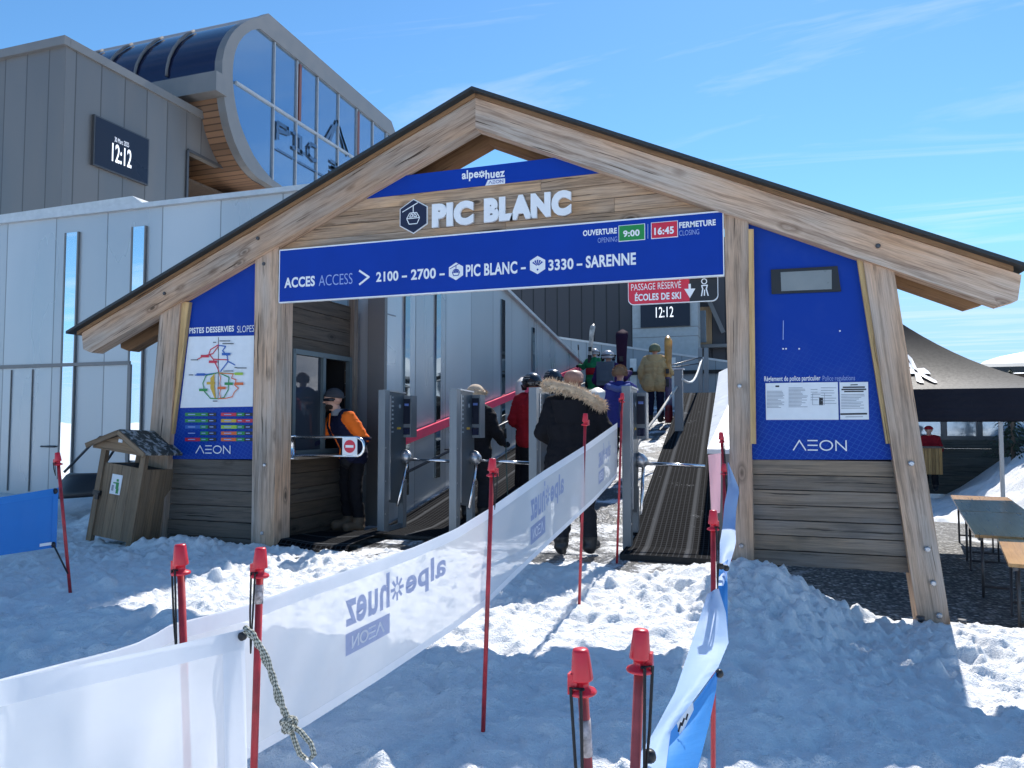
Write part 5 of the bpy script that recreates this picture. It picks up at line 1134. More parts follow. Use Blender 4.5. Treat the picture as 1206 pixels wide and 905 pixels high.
# twisted banner on the right
tb = thing('twisted_banner', 'twisted pale and bright blue banner strip strung along the red poles before the right post', 'banner', oD(830, 780, 2.2))
def ruled(Lc, Rc, n, k, mat, bulge=.05, name='fold', lab=None):
    """strip between two photo curves of (x, y, depth)"""
    def samp(C, t_):
        f_ = t_*(len(C)-1); i = min(int(f_), len(C)-2); f_ -= i; return [C[i][q]+(C[i+1][q]-C[i][q])*f_ for q in range(3)]
    m = MB(); P = []
    for i in range(n+1):
        a = oD(*samp(Lc, i/n)); b = oD(*samp(Rc, i/n)); mid = (a-CAM).normalized()
        P.append([a.lerp(b, j/k)-mid*bulge*sin(pi*j/k)+mid*.006*sin(i*.8+j*1.3) for j in range(k+1)])
    m.grid(P, 0); return m.build(name, mat, tb, lab)
ruled([(833, 700, 2.76), (826, 722, 2.70), (813, 762, 2.5), (795, 815, 2.05), (770, 862, 1.7), (742, 906, 1.42), (725, 935, 1.33)], [(846, 692, 2.76), (855, 722, 2.72), (858, 757, 2.55), (846, 786, 2.25), (822, 818, 2.0), (790, 862, 1.72), (784, 906, 1.45), (782, 935, 1.36)], 28, 8, M_BANPALE, .04, 'fold', 'pale reverse fold of the banner')
ruled([(845, 788, 2.30), (822, 822, 2.06), (786, 866, 1.78), (780, 906, 1.50), (778, 940, 1.38)], [(846, 790, 2.34), (843, 815, 2.2), (836, 850, 2.0), (822, 905, 1.72), (815, 940, 1.6)], 18, 6, M_BANBLUE2, .02, 'fold', 'bright blue face of the banner')
m = MB(); m.prism([oD(796, 846, 1.80), oD(816, 827, 1.98), oD(817, 836, 1.97), (oD(801, 868, 1.80))], (0, -.003, 0), 0); lp_ = m.build('logo_patch', M_PAPER, tb)
m = MB(); 
for a, b in (((802, 851), (799, 862)), ((806, 846), (803, 855)), ((810, 841), (808, 848))): m.tube([oD(*a, 1.775), oD(*b, 1.775)], .0022, 0, 5)
m.build('lettering', M_BLKINK, lp_)
ruled([(857, 545, 4.95), (857, 575, 4.9), (853, 595, 4.4), (851, 620, 3.9), (846, 650, 3.2), (844, 690, 2.78)], [(858, 545, 4.95), (871, 577, 4.85), (867, 602, 4.4), (866, 622, 3.9), (867, 640, 3.3), (852, 690, 2.8)], 22, 6, M_BANPALE, .03, 'fold', 'pale reverse fold of the banner')
ruled([(857, 592, 4.85), (857, 606, 4.6), (854, 640, 3.5), (846, 672, 2.9), (846, 700, 2.8), (850, 735, 2.7)], [(870, 577, 4.9), (866, 602, 4.6), (866, 643, 3.55), (856, 662, 3.0), (857, 690, 2.85), (857, 750, 2.74)], 20, 5, M_BANBLUE2, .0, 'fold', 'bright blue face of the banner')
ruled([(834, 536, 6.3), (836, 570, 6.2), (838, 606, 6.1)], [(849, 534, 6.2), (849, 570, 6.15), (848, 604, 6.1)], 8, 4, M_BANPINK, .03, 'fold', 'washed pink end of the banner')
for x, y, d_ in ((765, 890, 1.42), (847, 793, 2.28), (849, 667, 2.86), (858, 589, 4.8), (855, 669, 2.9)): m = MB(); m.lathe(oD(x, y, d_), [(.012, -.004), (.012, .008), (.007, .012), (.001, .013)], 0, 14, (.2, -1, 0)); m.build('button', M_BLACK, tb)
# ------------------------------------------------------------------ right background: tent, tables, restaurant
tx0, tx1, ty0, ty1, tzb, tzt, apex = -.35, 3.35, 9.5, 13.2, 1.30, 1.665, Vector((1.5, 11.35, 2.85))
tt = thing('canopy_tent', 'black pop up canopy tent with white flake emblem beyond the right outer post', 'tent', (1.5, 11.35, GRZ))
m = MB(); C4 = [Vector((tx0, ty0, tzt)), Vector((tx1, ty0, tzt)), Vector((tx1, ty1, tzt)), Vector((tx0, ty1, tzt))]
def roof_pt(a, b, u, v):
    e = a.lerp(b, u); p = e.lerp(apex, v); p.z = e.z+(apex.z-e.z)*(v**1.75); return p
for i in range(4): m.grid([[roof_pt(C4[i], C4[(i+1) % 4], u, v) for v in np.linspace(0, 1, 14)] for u in np.linspace(0, 1, 14)], 0)
m.build('roof', M_CANOPY, tt)
m = MB()
for i in range(4):
    a, b = C4[i], C4[(i+1) % 4]; nn = Vector(((b-a).y, -(b-a).x, 0)).normalized()
    m.grid([[a.lerp(b, u)+nn*(.012*sin(u*34)+.02*v*sin(u*11+1)+.008*sin(v*30))+Vector((0, 0, -(tzt-tzb)*v)) for v in np.linspace(0, 1, 12)] for u in np.linspace(0, 1, 50)], 0)
o = m.build('valance', cloth('navy black valance', (.010, .012, .022), .6, .15), tt)
for x, y in ((tx0+.06, ty0+.06), (tx1-.06, ty0+.06), (tx1-.0, ty1-.0), (tx0+.06, ty1-.06)):
    m = MB(); m.box((x, y, (tzt+GRZ)/2), (.05, .05, tzt-GRZ), 0, (0, 0, 1)); lg = m.build('leg', plain('pale painted tent leg', (.55, .55, .55), .4, .3), tt)
    m = MB(); m.box((x, y, GRZ+.02), (.10, .10, .05), 0); m.build('foot', M_DKMET, lg)
m = MB()
fc = Vector((1.75, 0, 0)); fu = .46
def fpt(x, v): e = Vector((x, ty0, tzt)); u = (x-tx0)/(tx1-tx0); p = roof_pt(C4[0], C4[1], u, v); n_ = Vector((0, -.5, .85)).normalized(); return p+n_*.012
for k in range(6):
    a = k*pi/3; c2 = (.60, .40)
    def q(r, w): x = r*cos(a)-w*sin(a); y = r*sin(a)+w*cos(a); return roof_pt(C4[0], C4[1], c2[0]+x*.055, c2[1]+y*.20)+Vector((0, -.012-.0006*k, .012+.0006*k))
    m.poly([q(.12, -.16), q(1, -.2), q(1.1, 0), q(1, .2), q(.12, .16)], 0)
m.build('emblem', M_WHITE, tt)
TBN = 'folding tables in a row beyond the gate'
def table(label, xl0, y0, xl1, y1, z, wd=.72):
    d = Vector((xl1-xl0, y1-y0, 0)); ln = d.length; d.normalize(); r_ = Vector((d.y, -d.x, 0)); c = Vector((xl0, y0, 0))+d*ln/2+r_*wd/2; R = Matrix((r_, d, Vector((0, 0, 1)))).transposed()
    t = thing('folding_table', label, 'table', (c.x, c.y, GRZ), TBN)
    m = MB(); m.box((c.x, c.y, z-.014), (wd, ln, .028), 0, d, R); bevel(m.build('table_top', W_TABLE, t), .006)
    m = MB()
    for s in (-1, 1): m.box(c+r_*s*(wd/2-.05)+Vector((0, 0, z-.045)), (.035, ln-.1, .035), 0, d, R)
    m.build('rail', M_DKMET, t)
    for s in (-1, 1):
        b = c+d*s*(ln/2-.32); m = MB(); zt = z-.05
        P = [b-r_*(wd/2-.08), b+r_*(wd/2-.08)]
        for p in P: m.tube([Vector((p.x, p.y, zt)), Vector((p.x, p.y, GRZ+.04)), Vector((p.x, p.y, GRZ+.01))-d*s*.05], .014, 0, 8)
        m.tube([Vector((P[0].x, P[0].y, GRZ+.12)), Vector((P[1].x, P[1].y, GRZ+.12))], .012, 0, 8); m.tube([Vector((b.x, b.y, GRZ+.12)), Vector((b.x, b.y, zt-.15)), Vector((b.x, b.y, zt))-d*s*.35], .010, 0, 6); m.build('leg_frame', M_DKMET, t)
table('farthest orange wooden folding table reaching towards the tent leg', 2.23, 10.62, 2.58, 12.85, .20); table('middle orange wooden folding table shaded by the tent', 1.88, 8.38, 2.22, 10.58, .20); table('nearest orange wooden folding table, set a little to the right', 1.76, 6.85, 2.06, 8.34, .185)
# restaurant terrace
YR = 22.; rs = thing('terrace_restaurant', 'dark timber restaurant with a band of windows beyond the tent', 'building', (6, YR, -.4))
x0, x1 = 2.2, 14.; m = MB()
for k in range(6): m.box(((x0+x1)/2, YR+.003*(k % 2), -.55+.235*k+.12), (x1-x0, .12, .23), 0, (1, 0, 0))
m.build('lower_wall', wood('dark green grey timber', (.085, .095, .09), (.11, .10, .08), (.03, .035, .03), .3), rs)
m = MB(); m.box(((x0+x1)/2, YR, 2.35), (x1-x0, .3, .35), 0, (1, 0, 0)); m.build('lintel', W_LOW, rs)
m = MB(); m.prism([(x0-.5, YR-1, 2.5), (x0-.5, YR+5, 3.0), (x0-.5, YR+5, 3.15), (x0-.5, YR-1, 2.65)], (x1-x0+1, 0, 0), 0); m.build('roof', M_ROOF, rs)
xs_w = [x0, 3.25, 4.25, 5.05, 5.75, 6.6, 7.5, 8.6, 9.8, 11, 12.4, 14]
for a, b in zip(xs_w[:-1], xs_w[1:]):
    m = MB(); m.box(((a+b)/2, YR, .90), (b-a, .14, .10), 0); m.box((a+.06, YR, 1.5), (.12, .15, 1.3), 0, (0, 0, 1)); wf = m.build('window_frame', M_DKMET, rs)
    m = MB(); m.box(((a+b)/2+.06, YR+.02, 1.55), (b-a-.12, .02, 1.2), 0); m.build('pane', M_PALEGLASS, wf)
for xa_, xb_ in ((6.9, 7.7), (8.7, 7.9)): m = MB(); m.bar((xa_, YR-.9, .3), (xb_, YR-.9, 1.6), .12, .12, 0); m.build('brace', W_LOW, rs)
m = MB(); m.box((7.8, YR-.9, 1.0), (.16, .16, 2.4), 0, (0, 0, 1)); m.build('terrace_post', W_LOW, rs)
pb = thing('timber_planter', 'honey coloured upright timber planter box before the dark restaurant wall', 'planter', (3.55, 20.8, -.45))
m = MB(); p0, p1 = oY(1083, 558, 20.8), oY(1107, 528, 20.8)
for k in range(6): w_ = (p1.x-p0.x)/6; m.box((p0.x+w_*(k+.5), 20.8+.003*(k % 2), (p0.z+p1.z)/2), (w_-.006, .5, p1.z-p0.z), 0, (0, 0, 1))
m.build('board_box', wood('honey timber', (.36, .24, .10), (.42, .27, .10), (.2, .11, .05), .6), pb)
m = MB(); m.box(((p0.x+p1.x)/2, 20.8, p1.z+.02), (p1.x-p0.x+.06, .56, .04), 0); m.build('rim', W_LOW, pb)
cp_ = thing('evergreen_tree', 'small dark evergreen tree beyond the restaurant windows', 'tree', (oY(1192, 490, 20).x, 20., .2))
fx = oY(1192, 490, 20); m = MB(); m.tube([(fx.x, 20, .2), (fx.x, 20, 2.4)], .06, 0, 7, r2=.02); m.build('trunk', W_LOW, cp_)
m = MB(); rr = random.Random(4)
for k in range(900):
    h_ = rr.random()**1.3; r_ = .62*(1-h_)*sqrt(rr.random())*(1+.25*sin(h_*40)); a_ = rr.uniform(0, 2*pi); c = Vector((fx.x+r_*cos(a_), 20+r_*sin(a_), .55+1.95*h_-.12*r_)); u_ = Vector((cos(a_), sin(a_), -.35)); v_ = Vector((-sin(a_), cos(a_), .0)); s_ = rr.uniform(.05, .10)
    m.poly([c-v_*s_*.35, c+u_*s_*1.4, c+v_*s_*.35, c-u_*s_*.3+Vector((0, 0, .03))], 0)
m.build('crown', plain('dark evergreen needles', (.035, .06, .035), .8, nz=.3), cp_)
# ------------------------------------------------------------------ people
def capsule(mb, a, b, ra, rb, n=12):
    a = Vector(a); b = Vector(b); d = b-a; l = d.length
    if l < 1e-5: d = Vector((0, 0, 1)); l = 1e-5
    d.normalize(); prof = []
    for k in range(6): t_ = -pi/2+pi/2*k/5.; prof.append((ra*cos(t_), ra*sin(t_)))
    for k in range(6): t_ = pi/2*k/5.; prof.append((rb*cos(t_), l+rb*sin(t_)))
    mb.lathe(a, prof, 0, n, d)
NAMES = {}
def body(parent, segs, mats, vox=.013, wrinkle=.010, seed=0):
    """segs: (a, b, ra, rb, material index); one continuous surface, materials by nearest limb"""
    mb = MB(); Z0 = Vector(parent.location)
    for a, b, ra, rb, mi in segs: capsule(mb, Z0+Vector(a), Z0+Vector(b), ra, rb)
    o = mb.build('body', mats[0], parent)
    md = o.modifiers.new('r', 'REMESH'); md.mode = 'VOXEL'; md.voxel_size = vox; md.use_smooth_shade = True
    m2 = o.modifiers.new('s', 'SMOOTH'); m2.iterations = 3; m2.factor = .5
    bpy.context.view_layer.update(); dg = bpy.context.evaluated_depsgraph_get(); me = bpy.data.meshes.new_from_object(o.evaluated_get(dg)); o.modifiers.clear(); old = o.data; o.data = me; bpy.data.meshes.remove(old)
    n = len(me.vertices); co = np.empty(n*3, np.float32); me.vertices.foreach_get('co', co); co = co.reshape(-1, 3); no = np.empty(n*3, np.float32); me.vertices.foreach_get('normal', no); no = no.reshape(-1, 3)
    def nearest(P):
        best = np.full(len(P), 1e9); ix = np.zeros(len(P), int)
        for k, (a, b, ra, rb, mi) in enumerate(segs):
            a = np.array(a); b = np.array(b); d = b-a; t_ = np.clip(((P-a)@d)/max(1e-9, d@d), 0, 1); dist = np.linalg.norm(P-(a+t_[:, None]*d), axis=1)-(ra+(rb-ra)*t_); u = dist < best; best[u] = dist[u]; ix[u] = mi
        return ix
    vi = nearest(co); q = seed*3.7
    wr = (fbm(co[:, 0]*7+co[:, 1]*4+q, co[:, 2]*15+q, 3, 60+seed)+.6*np.abs(fbm(co[:, 0]*11-co[:, 1]*9+q, co[:, 2]*26, 2, 80+seed)))*2*wrinkle
    skin_ = np.array([1. if 'skin' in mats[k].name else 0. for k in range(len(mats))])[vi]; co = co+no*(wr*(1-skin_))[:, None]; me.vertices.foreach_set('co', co.astype(np.float32).ravel())
    pc = np.array([p.center[:] for p in me.polygons]); 
    me.materials.clear()
    for mm in mats: me.materials.append(mm)
    me.polygons.foreach_set('material_index', nearest(pc).astype(np.int32)); me.polygons.foreach_set('use_smooth', np.ones(len(me.polygons), bool)); me.update(); return o
def hand(segs, wrist, dirv, side, mi, curl=.5, sc=1.):
    """palm, four unequal bent fingers and a thumb leaving the side of the palm"""
    w_ = Vector(wrist); d = Vector(dirv).normalized(); s = Vector(side).normalized(); s = (s-d*s.dot(d)).normalized(); n_ = d.cross(s)
    p1 = w_+d*.085*sc
    for o_ in (-.022, 0, .022): segs.append((w_+d*.02+s*o_*.8*sc, p1+s*o_*sc, .020*sc, .018*sc, mi))
    for k, (off, ln) in enumerate(((.033, .070), (.011, .080), (-.011, .074), (-.033, .058))):
        a = p1+s*off*sc; b = a+(d*cos(curl)+n_*sin(curl))*ln*.5*sc; c = b+(d*cos(curl*2.2)+n_*sin(curl*2.2))*ln*.5*sc
        segs.append((a, b, .0125*sc, .0115*sc, mi)); segs.append((b, c, .0115*sc, .010*sc, mi))
    t0 = w_+d*.03*sc+s*.025*sc; t1 = t0+(s*.8+d*.6+n_*.3).normalized()*.045*sc; segs.append((t0, t1, .015*sc, .013*sc, mi)); segs.append((t1, t1+(d*.9+n_*.5).normalized()*.032*sc, .013*sc, .011*sc, mi))
def person(label, loc, heading, mats, pose=None, H=1.75, bulk=1., long=0., boots=True, coat=None, face=True, vox=.013, seed=0, hold=None, headturn=0., group=None, fore=False):
    """mats: [jacket, trousers, skin, gloves, boots, sleeve]; heading: direction faced, radians from +Y"""
    p = thing('person', label, 'person', loc, group); k = H/1.75; P = pose or {}; R = Matrix.Rotation(heading, 3, 'Z')
    J = dict(hipL=(-.095, 0, .93), hipR=(.095, 0, .93), kneL=(-.11, .03, .51), kneR=(.11, .03, .51), ankL=(-.12, -.02, .11), ankR=(.12, -.02, .11), toeL=(-.15, .15, .05), toeR=(.15, .15, .05),
             pel=(0, 0, .98), che=(0, -.01, 1.30), nec=(0, -.01, 1.47), head=(0, .015, 1.635), shL=(-.19, -.01, 1.40), shR=(.19, -.01, 1.40), elL=(-.27, -.05, 1.13), elR=(.27, -.05, 1.13), wrL=(-.25, .10, .93), wrR=(.25, .10, .93))
    J.update(P); J = {n: R@(Vector(v)*k) for n, v in J.items()}
    jk, tr, sk, gl_, bt_, sl_ = range(6); b = bulk*k; S_ = []; rx = R@Vector((1, 0, 0)); ry = R@Vector((0, 1, 0))
    lean = (J['nec']-J['pel']).normalized()
    for s in (-1, 1):
        S_.append((J['pel']+rx*s*.065*b, J['che']+rx*s*.085*b, .125*b, .135*b, jk)); S_.append((J['che']+rx*s*.085*b, J['shL' if s < 0 else 'shR'].lerp(J['nec'], .35), .130*b, .085*b, jk))
    S_.append((J['pel'], J['che'], .13*b, .15*b, jk)); S_.append((J['nec']-lean*.10*k, J['nec']+lean*.0*k, .105*b, .075*k, jk))
    if long: 
        for s in (-1, 1): S_.append((J['pel']+rx*s*.075*b, J['pel']+rx*s*.09*b-Vector((0, 0, long)), .14*b, .155*b, jk))
    else:
        for s in (-1, 1): S_.append((J['pel']+rx*s*.06*b, J['pel']+rx*s*.08*b-Vector((0, 0, .09*k)), .13*b, .135*b, jk))
    for s, a in ((-1, 'L'), (1, 'R')):
        S_.append((J['hip'+a], J['kne'+a], .105*k, .082*k, tr)); S_.append((J['kne'+a], J['ank'+a]+Vector((0, 0, .06*k)), .082*k, .078*k, tr))
        bs = 1.25 if boots else 1.
        S_.append((J['ank'+a]+Vector((0, 0, .05*k)), J['ank'+a]-Vector((0, 0, .05*k)), .062*bs*k, .055*bs*k, bt_)); S_.append((J['ank'+a]-Vector((0, 0, .055*k))-(J['toe'+a]-J['ank'+a]).normalized()*.03*k, J['toe'+a]+Vector((0, 0, .005*k)), .052*k, .050*k, bt_))
        S_.append((J['sh'+a], J['el'+a], .084*b, .068*b, sl_)); S_.append((J['el'+a], J['wr'+a], .068*b, .052*b, sl_ if not fore else jk))
        dv = (J['wr'+a]-J['el'+a]).normalized(); S_.append((J['wr'+a]-dv*.02, J['wr'+a]+dv*.015, .045*k, .042*k, gl_)); hand(S_, J['wr'+a]+dv*.01, dv, ry*1.0+rx*(-s)*.4, gl_, .75, 1.12*k)
    hc = J['head']; Rh = R@Matrix.Rotation(headturn, 3, 'Z'); hx, hy, hz = Rh@Vector((1, 0, 0)), Rh@Vector((0, 1, 0)), lean.lerp(Vector((0, 0, 1)), .6).normalized()
    h = lambda x, y, z: hc+(hx*x+hy*y+hz*z)*k
    S_.append((J['nec']-lean*.02*k, hc-hz*.06*k, .058*k, .055*k, sk))
    for x in (-.010, .010): S_.append((h(x, -.028, .030), h(x, .035, .035), .078*k, .072*k, sk))
    S_.append((h(0, .01, 0), h(0, .045, -.075), .075*k, .042*k, sk))
    if face:
        S_.append((h(0, .098, .012), h(0, .118, -.022), .010*k, .015*k, sk)); S_.append((h(-.03, .088, .022), h(.03, .088, .022), .014*k, .014*k, sk)); S_.append((h(-.02, .088, -.062), h(.02, .088, -.062), .010*k, .010*k, sk))
        for x in (-.095, .095): S_.append((h(x, -.005, .018), h(x*1.02, -.01, -.022), .015*k, .011*k, sk))
    body(p, S_, mats, vox, .010, seed); return p, J, h, k, (hx, hy, hz)
def dome(parent, name, c, r, mat, up, fwd, lo=-.35, sy=1.12, sz=1.0, extra=None):
    up = Vector(up).normalized(); f = Vector(fwd); f = (f-up*f.dot(up)).normalized(); x = f.cross(up); m = MB(); Z0 = Vector(parent.location); P = []
    for i in range(14):
        t_ = math_lin(lo, pi/2, i/13.); P.append([Z0+Vector(c)+x*r*cos(t_)*cos(a)+f*r*sy*cos(t_)*sin(a)+up*r*sz*sin(t_) for a in np.linspace(0, 2*pi, 29)])
    m.grid(P, 0); o = m.build(name, mat, parent); md = o.modifiers.new('thick', 'SOLIDIFY'); md.thickness = .012; md.offset = 0
    return o
def math_lin(a, b, t_): return a+(b-a)*t_
M_NAVYC = cloth('navy jacket cloth', (.010, .012, .035)); M_ORANGE = cloth('bright orange jacket cloth', (.85, .16, .02)); M_BLACKC = cloth('black cloth', (.010, .010, .013)); M_DARKC = cloth('dark grey trousers', (.018, .019, .024)); M_GLOVE = cloth('black glove', (.012, .012, .014), .6); M_BOOT = plain('dark boot', (.02, .02, .022), .45); M_TANBOOT = plain('worn brown boot', (.12, .08, .05), .7)
M_REDC = cloth('dark red jacket cloth', (.28, .012, .02)); M_TAN = cloth('sand yellow jacket cloth', (.52, .36, .18)); M_GREENC = cloth('green jacket cloth', (.015, .17, .07)); M_PURP = cloth('purple jacket cloth', (.045, .018, .09)); M_BLUEC = cloth('blue violet jacket cloth', (.03, .04, .22)); M_HELM = plain('glossy black helmet', (.010, .011, .014), .2, nz=.1, coat=.5); M_HELMW = plain('pale grey helmet', (.45, .46, .5), .3); M_BEANIE = cloth('grey speckled knit', (.05, .052, .06), .95, .5, 200)
M_CAMO = cloth('mottled olive helmet cover', (.16, .17, .10), .8, .6, 8); M_PACK = cloth('slate grey backpack', (.09, .115, .15)); M_GOG = plain('dark goggle lens', (.01, .01, .015), .1)
M_BEARD = cloth('dark beard', (.03, .02, .015), .9, .3, 150)
# attendant at the booth window
p, J, h, k, ax = person('lift attendant in navy jacket with orange sleeves and dark beanie leaning by the booth window', (-4.66, 7.80, .02), radians(150), [M_NAVYC, M_BLACKC, M_SKIN, M_GLOVE, M_TANBOOT, M_ORANGE],
    dict(pel=(0, .0, .98), che=(.0, .14, 1.25), nec=(0, .20, 1.40), head=(.0, .27, 1.545), shL=(-.2, .17, 1.34), shR=(.2, .15, 1.34), elR=(.26, .30, 1.12), elL=(-.30, .03, 1.10), wrR=(.14, .46, 1.03), wrL=(-.24, .16, .88)), 1.72, 1.05, seed=1, headturn=radians(-26), fore=True)
dome(p, 'beanie', h(0, -.012, .035), .104*k, M_BEANIE, ax[2]-ax[1]*.25, ax[1], .08, 1.12, 1.12)
m = MB(); Z0 = Vector(p.location); m.tube([Z0+h(.055*cos(a)*1.65, .012+.090*sin(a), .012) for a in np.linspace(-.3, pi+.3, 16)], .019, 0, 8); m.build('sunglasses', M_GOG, p)
m = MB()
for i in range(140):
    a = random.uniform(-1.2, 1.2); r_ = random.uniform(.0, .05); c = Z0+h(.062*sin(a), .052+.042*cos(a), -.052-r_); d = (ax[1]*cos(a)*.6+ax[0]*sin(a)*.6-ax[2]).normalized(); s_ = ax[0].cross(d)*.006; m.poly([c-s_, c+s_, c+d*.03], 0)
m.lathe(Z0+h(0, .050, -.108), [(.02, 0), (.050, .015), (.060, .04), (.058, .06), (.03, .07)], 0, 16); m.build('beard', M_BEARD, p)
m = MB(); ch = J['che']; f_ = Matrix.Rotation(radians(150), 3, 'Z')@Vector((0, 1, 0)); x_ = Matrix.Rotation(radians(150), 3, 'Z')@Vector((1, 0, 0))
m.tube([Z0+J['pel']+f_*.165+x_*.03-Vector((0, 0, .12)), Z0+J['pel']+f_*.155+x_*.03, Z0+ch.lerp(J['pel'], .4)+f_*.165+x_*.03, Z0+ch+f_*.165+x_*.03, Z0+J['nec']+f_*.10+x_*.02], .009, 0, 7); m.build('zip_strip', M_ORANGE, p)
m = MB(); m.lathe(Z0+J['nec']-Vector((0, 0, .0)), [(.082, -.03), (.09, .0), (.082, .045), (.07, .05)], 0, 18, (.0, .0, 1)); m.build('collar', cloth('grey neck warmer', (.25, .26, .28)), p)
for s in (-1, 1): m = MB(); q = Z0+J['elR' if s > 0 else 'elL']; m.tube([q+Vector((.0, 0, .02)), q+Vector((0, 0, -.02))], .085, 0, 14); m.build('armband', M_NAVYC, p)
# man in black coat
p, J, h, k, ax = person('bald man in long black coat with pale fur hood trim seen from behind', (-1.80, 7.12, 0.02), radians(4), [M_BLACKC, M_DARKC, M_SKIND, M_GLOVE, M_BOOT, M_BLACKC],
    dict(elL=(-.31, .02, 1.14), elR=(.31, .02, 1.14), wrL=(-.22, .22, 1.05), wrR=(.22, .22, 1.05), head=(.0, .03, 1.645), kneL=(-.12, .06, .5), ankR=(.14, .05, .11), toeR=(.17, .24, .05)), 1.78, 1.22, .26, seed=2, headturn=radians(-22))
Z0 = Vector(p.location)
def fur(parent, path, r, n_, mat, ln=.05, seed=1):
    rr = random.Random(seed); m = MB(); m.tube(path, r*.75, 0, 10)
    for i in range(n_):
        t_ = rr.random()*(len(path)-1); q = min(int(t_), len(path)-2); c = path[q].lerp(path[q+1], t_-q); d = Vector((rr.gauss(0, 1), rr.gauss(0, 1), rr.gauss(0, 1))).normalized(); a = c+d*r*rr.uniform(.45, .95); e = a+(d+Vector((rr.gauss(0, .4), rr.gauss(0, .4), rr.gauss(0, .4)-.25)))*ln*rr.uniform(.5, 1); s_ = d.cross(Vector((rr.random(), rr.random(), rr.random()))).normalized()*.005; m.poly([a-s_, a+s_, e], 0)
    return m.build('fur_trim', mat, parent)
cpath = [Z0+J['nec']+Vector((.27*cos(a)+.02, -.06+.17*sin(a), .055+.035*(-sin(a))-.075*cos(a)-.05*max(0, cos(a))**2)) for a in np.linspace(pi*.95, 2*pi+.1, 20)]
fur(p, cpath, .058, 4200, M_FUR, .036, 3)
m = MB(); hp = Z0+J['che']+Vector((0, -.14, .07)); P = []
for i in range(9):
    v = i/8.; P.append([hp+Vector(((.19-.05*v)*sin(a), -.085*cos(a)*(1-v*.3), .09-.22*v)) for a in np.linspace(-1.5, 1.5, 14)])
m.grid(P, 0); m.build('hood', M_BLACKC, p)
# queue beyond the turnstiles
def helmet(p, h, k, ax, mat=M_HELM, r=.142):
    o = dome(p, 'helmet', h(0, -.012, .02), r*k, mat, ax[2], ax[1], -.42, 1.1, .98)
    m = MB(); Z0 = Vector(p.location)
    for s in (-1, 1): m.tube([Z0+h(s*.125, -.02, .0), Z0+h(s*.118, .0, -.075)], [.045*k, .035*k], 0, 10)
    m.tube([Z0+h(.150*cos(a), -.012+.166*sin(a), .03) for a in np.linspace(.2, pi-.2, 14)], .022*k, 0, 8); m.tube([Z0+h(.146*cos(a), -.012+.160*sin(a), .035) for a in np.linspace(pi, 2*pi, 14)], .012*k, 0, 8); m.build('goggle_strap', M_GOG, o)
    m = MB()
    for z in (.075, .105): m.tube([Z0+h(.1455*cos(a)*cos((z-.02)/.17), -.012+.158*sin(a)*cos((z-.02)/.17), z) for a in np.linspace(pi*1.15, pi*1.5, 7)], .006, 0, 6)
    m.build('vent', plain('pale helmet mark', (.3, .3, .3), .4), o)
STD = dict(wrL=(-.24, .2, 1.05), wrR=(.24, .2, 1.05))
def on_ramp(px, py, Y): q = oY(px, py, Y); return (q.x, Y, rampz(Y)+.03), q.z-rampz(Y)-.03
(l_, H_) = on_ramp(627, 438, 9.6); p, J, h, k, ax = person('skier in red jacket and black helmet behind the third turnstile', l_, radians(3), [M_REDC, M_BLACKC, M_SKIN, M_GLOVE, M_BOOT, M_REDC], STD, H_-.06, 1.15, seed=3, face=False); helmet(p, h, k, ax)
(l_, H_) = on_ramp(651, 434, 10.7); p, J, h, k, ax = person('skier in dark jacket and glossy black helmet just ahead of the red jacket', l_, radians(-6), [M_DARKC, M_BLACKC, M_SKIN, M_GLOVE, M_BOOT, M_DARKC], STD, H_-.06, 1.12, seed=4, face=False); helmet(p, h, k, ax)
(l_, H_) = on_ramp(560, 452, 8.75); p, J, h, k, ax = person('person in dark clothes and pale fur hat behind the second turnstile', l_, radians(0), [M_BLACKC, M_DARKC, M_SKIN, M_GLOVE, M_BOOT, M_BLACKC], dict(wrL=(-.24, .2, 1.05), elR=(.30, -.02, 1.15), wrR=(.30, .24, 1.02)), H_-.05, 1.12, seed=5, face=False)
o = dome(p, 'fur_hat', h(0, -.01, .03), .12*k, M_FUR, ax[2], ax[1], -.3, 1.1, 1.05); Z0 = Vector(p.location); fur(p, [Z0+h(.12*cos(a), .13*sin(a), .05) for a in np.linspace(0, 2*pi, 14)], .035, 900, M_FUR, .035, 8)
def ski_pole(label, a, b, mat=M_DKMET):
    t = thing('ski_pole', label, 'ski pole', b); a = Vector(a); b = Vector(b); d = (a-b).normalized()
    m = MB(); m.tube([b, a], .008, 0, 8); m.build('shaft', mat, t); m = MB(); m.tube([a-d*.02, a+d*.11], .017, 0, 10); m.build('grip', M_BLACK, t); m = MB(); m.lathe(b+d*.06, [(.045, 0), (.045, .008), (.012, .02)], 0, 14, d); m.build('basket', M_BLACK, t); return t
hw = Z0+J['wrR']; ski_pole('dark ski pole held upright behind the second turnstile', (hw.x+.02, hw.y+.06, hw.z+.06), (hw.x+.05, hw.y+.08, l_[2]), plain('green grey pole shaft', (.05, .10, .09), .4))
(l_, H_) = on_ramp(730, 431, 11.3); p, J, h, k, ax = person('person in blue violet jacket with tousled light hair behind the rightmost turnstile', l_, radians(0), [M_BLUEC, M_BLACKC, M_SKIN, M_GLOVE, M_BOOT, M_BLUEC], STD, H_-.03, 1.1, seed=6, face=False)
Z0 = Vector(p.location); rr = random.Random(2); o = dome(p, 'hair', h(0, -.015, .035), .106*k, M_HAIR, ax[2], ax[1], -.5, 1.1, 1.0); M_LHAIR = cloth('light brown hair', (.30, .20, .12), .8, .4, 120); o.data.materials[0] = M_LHAIR
m = MB()
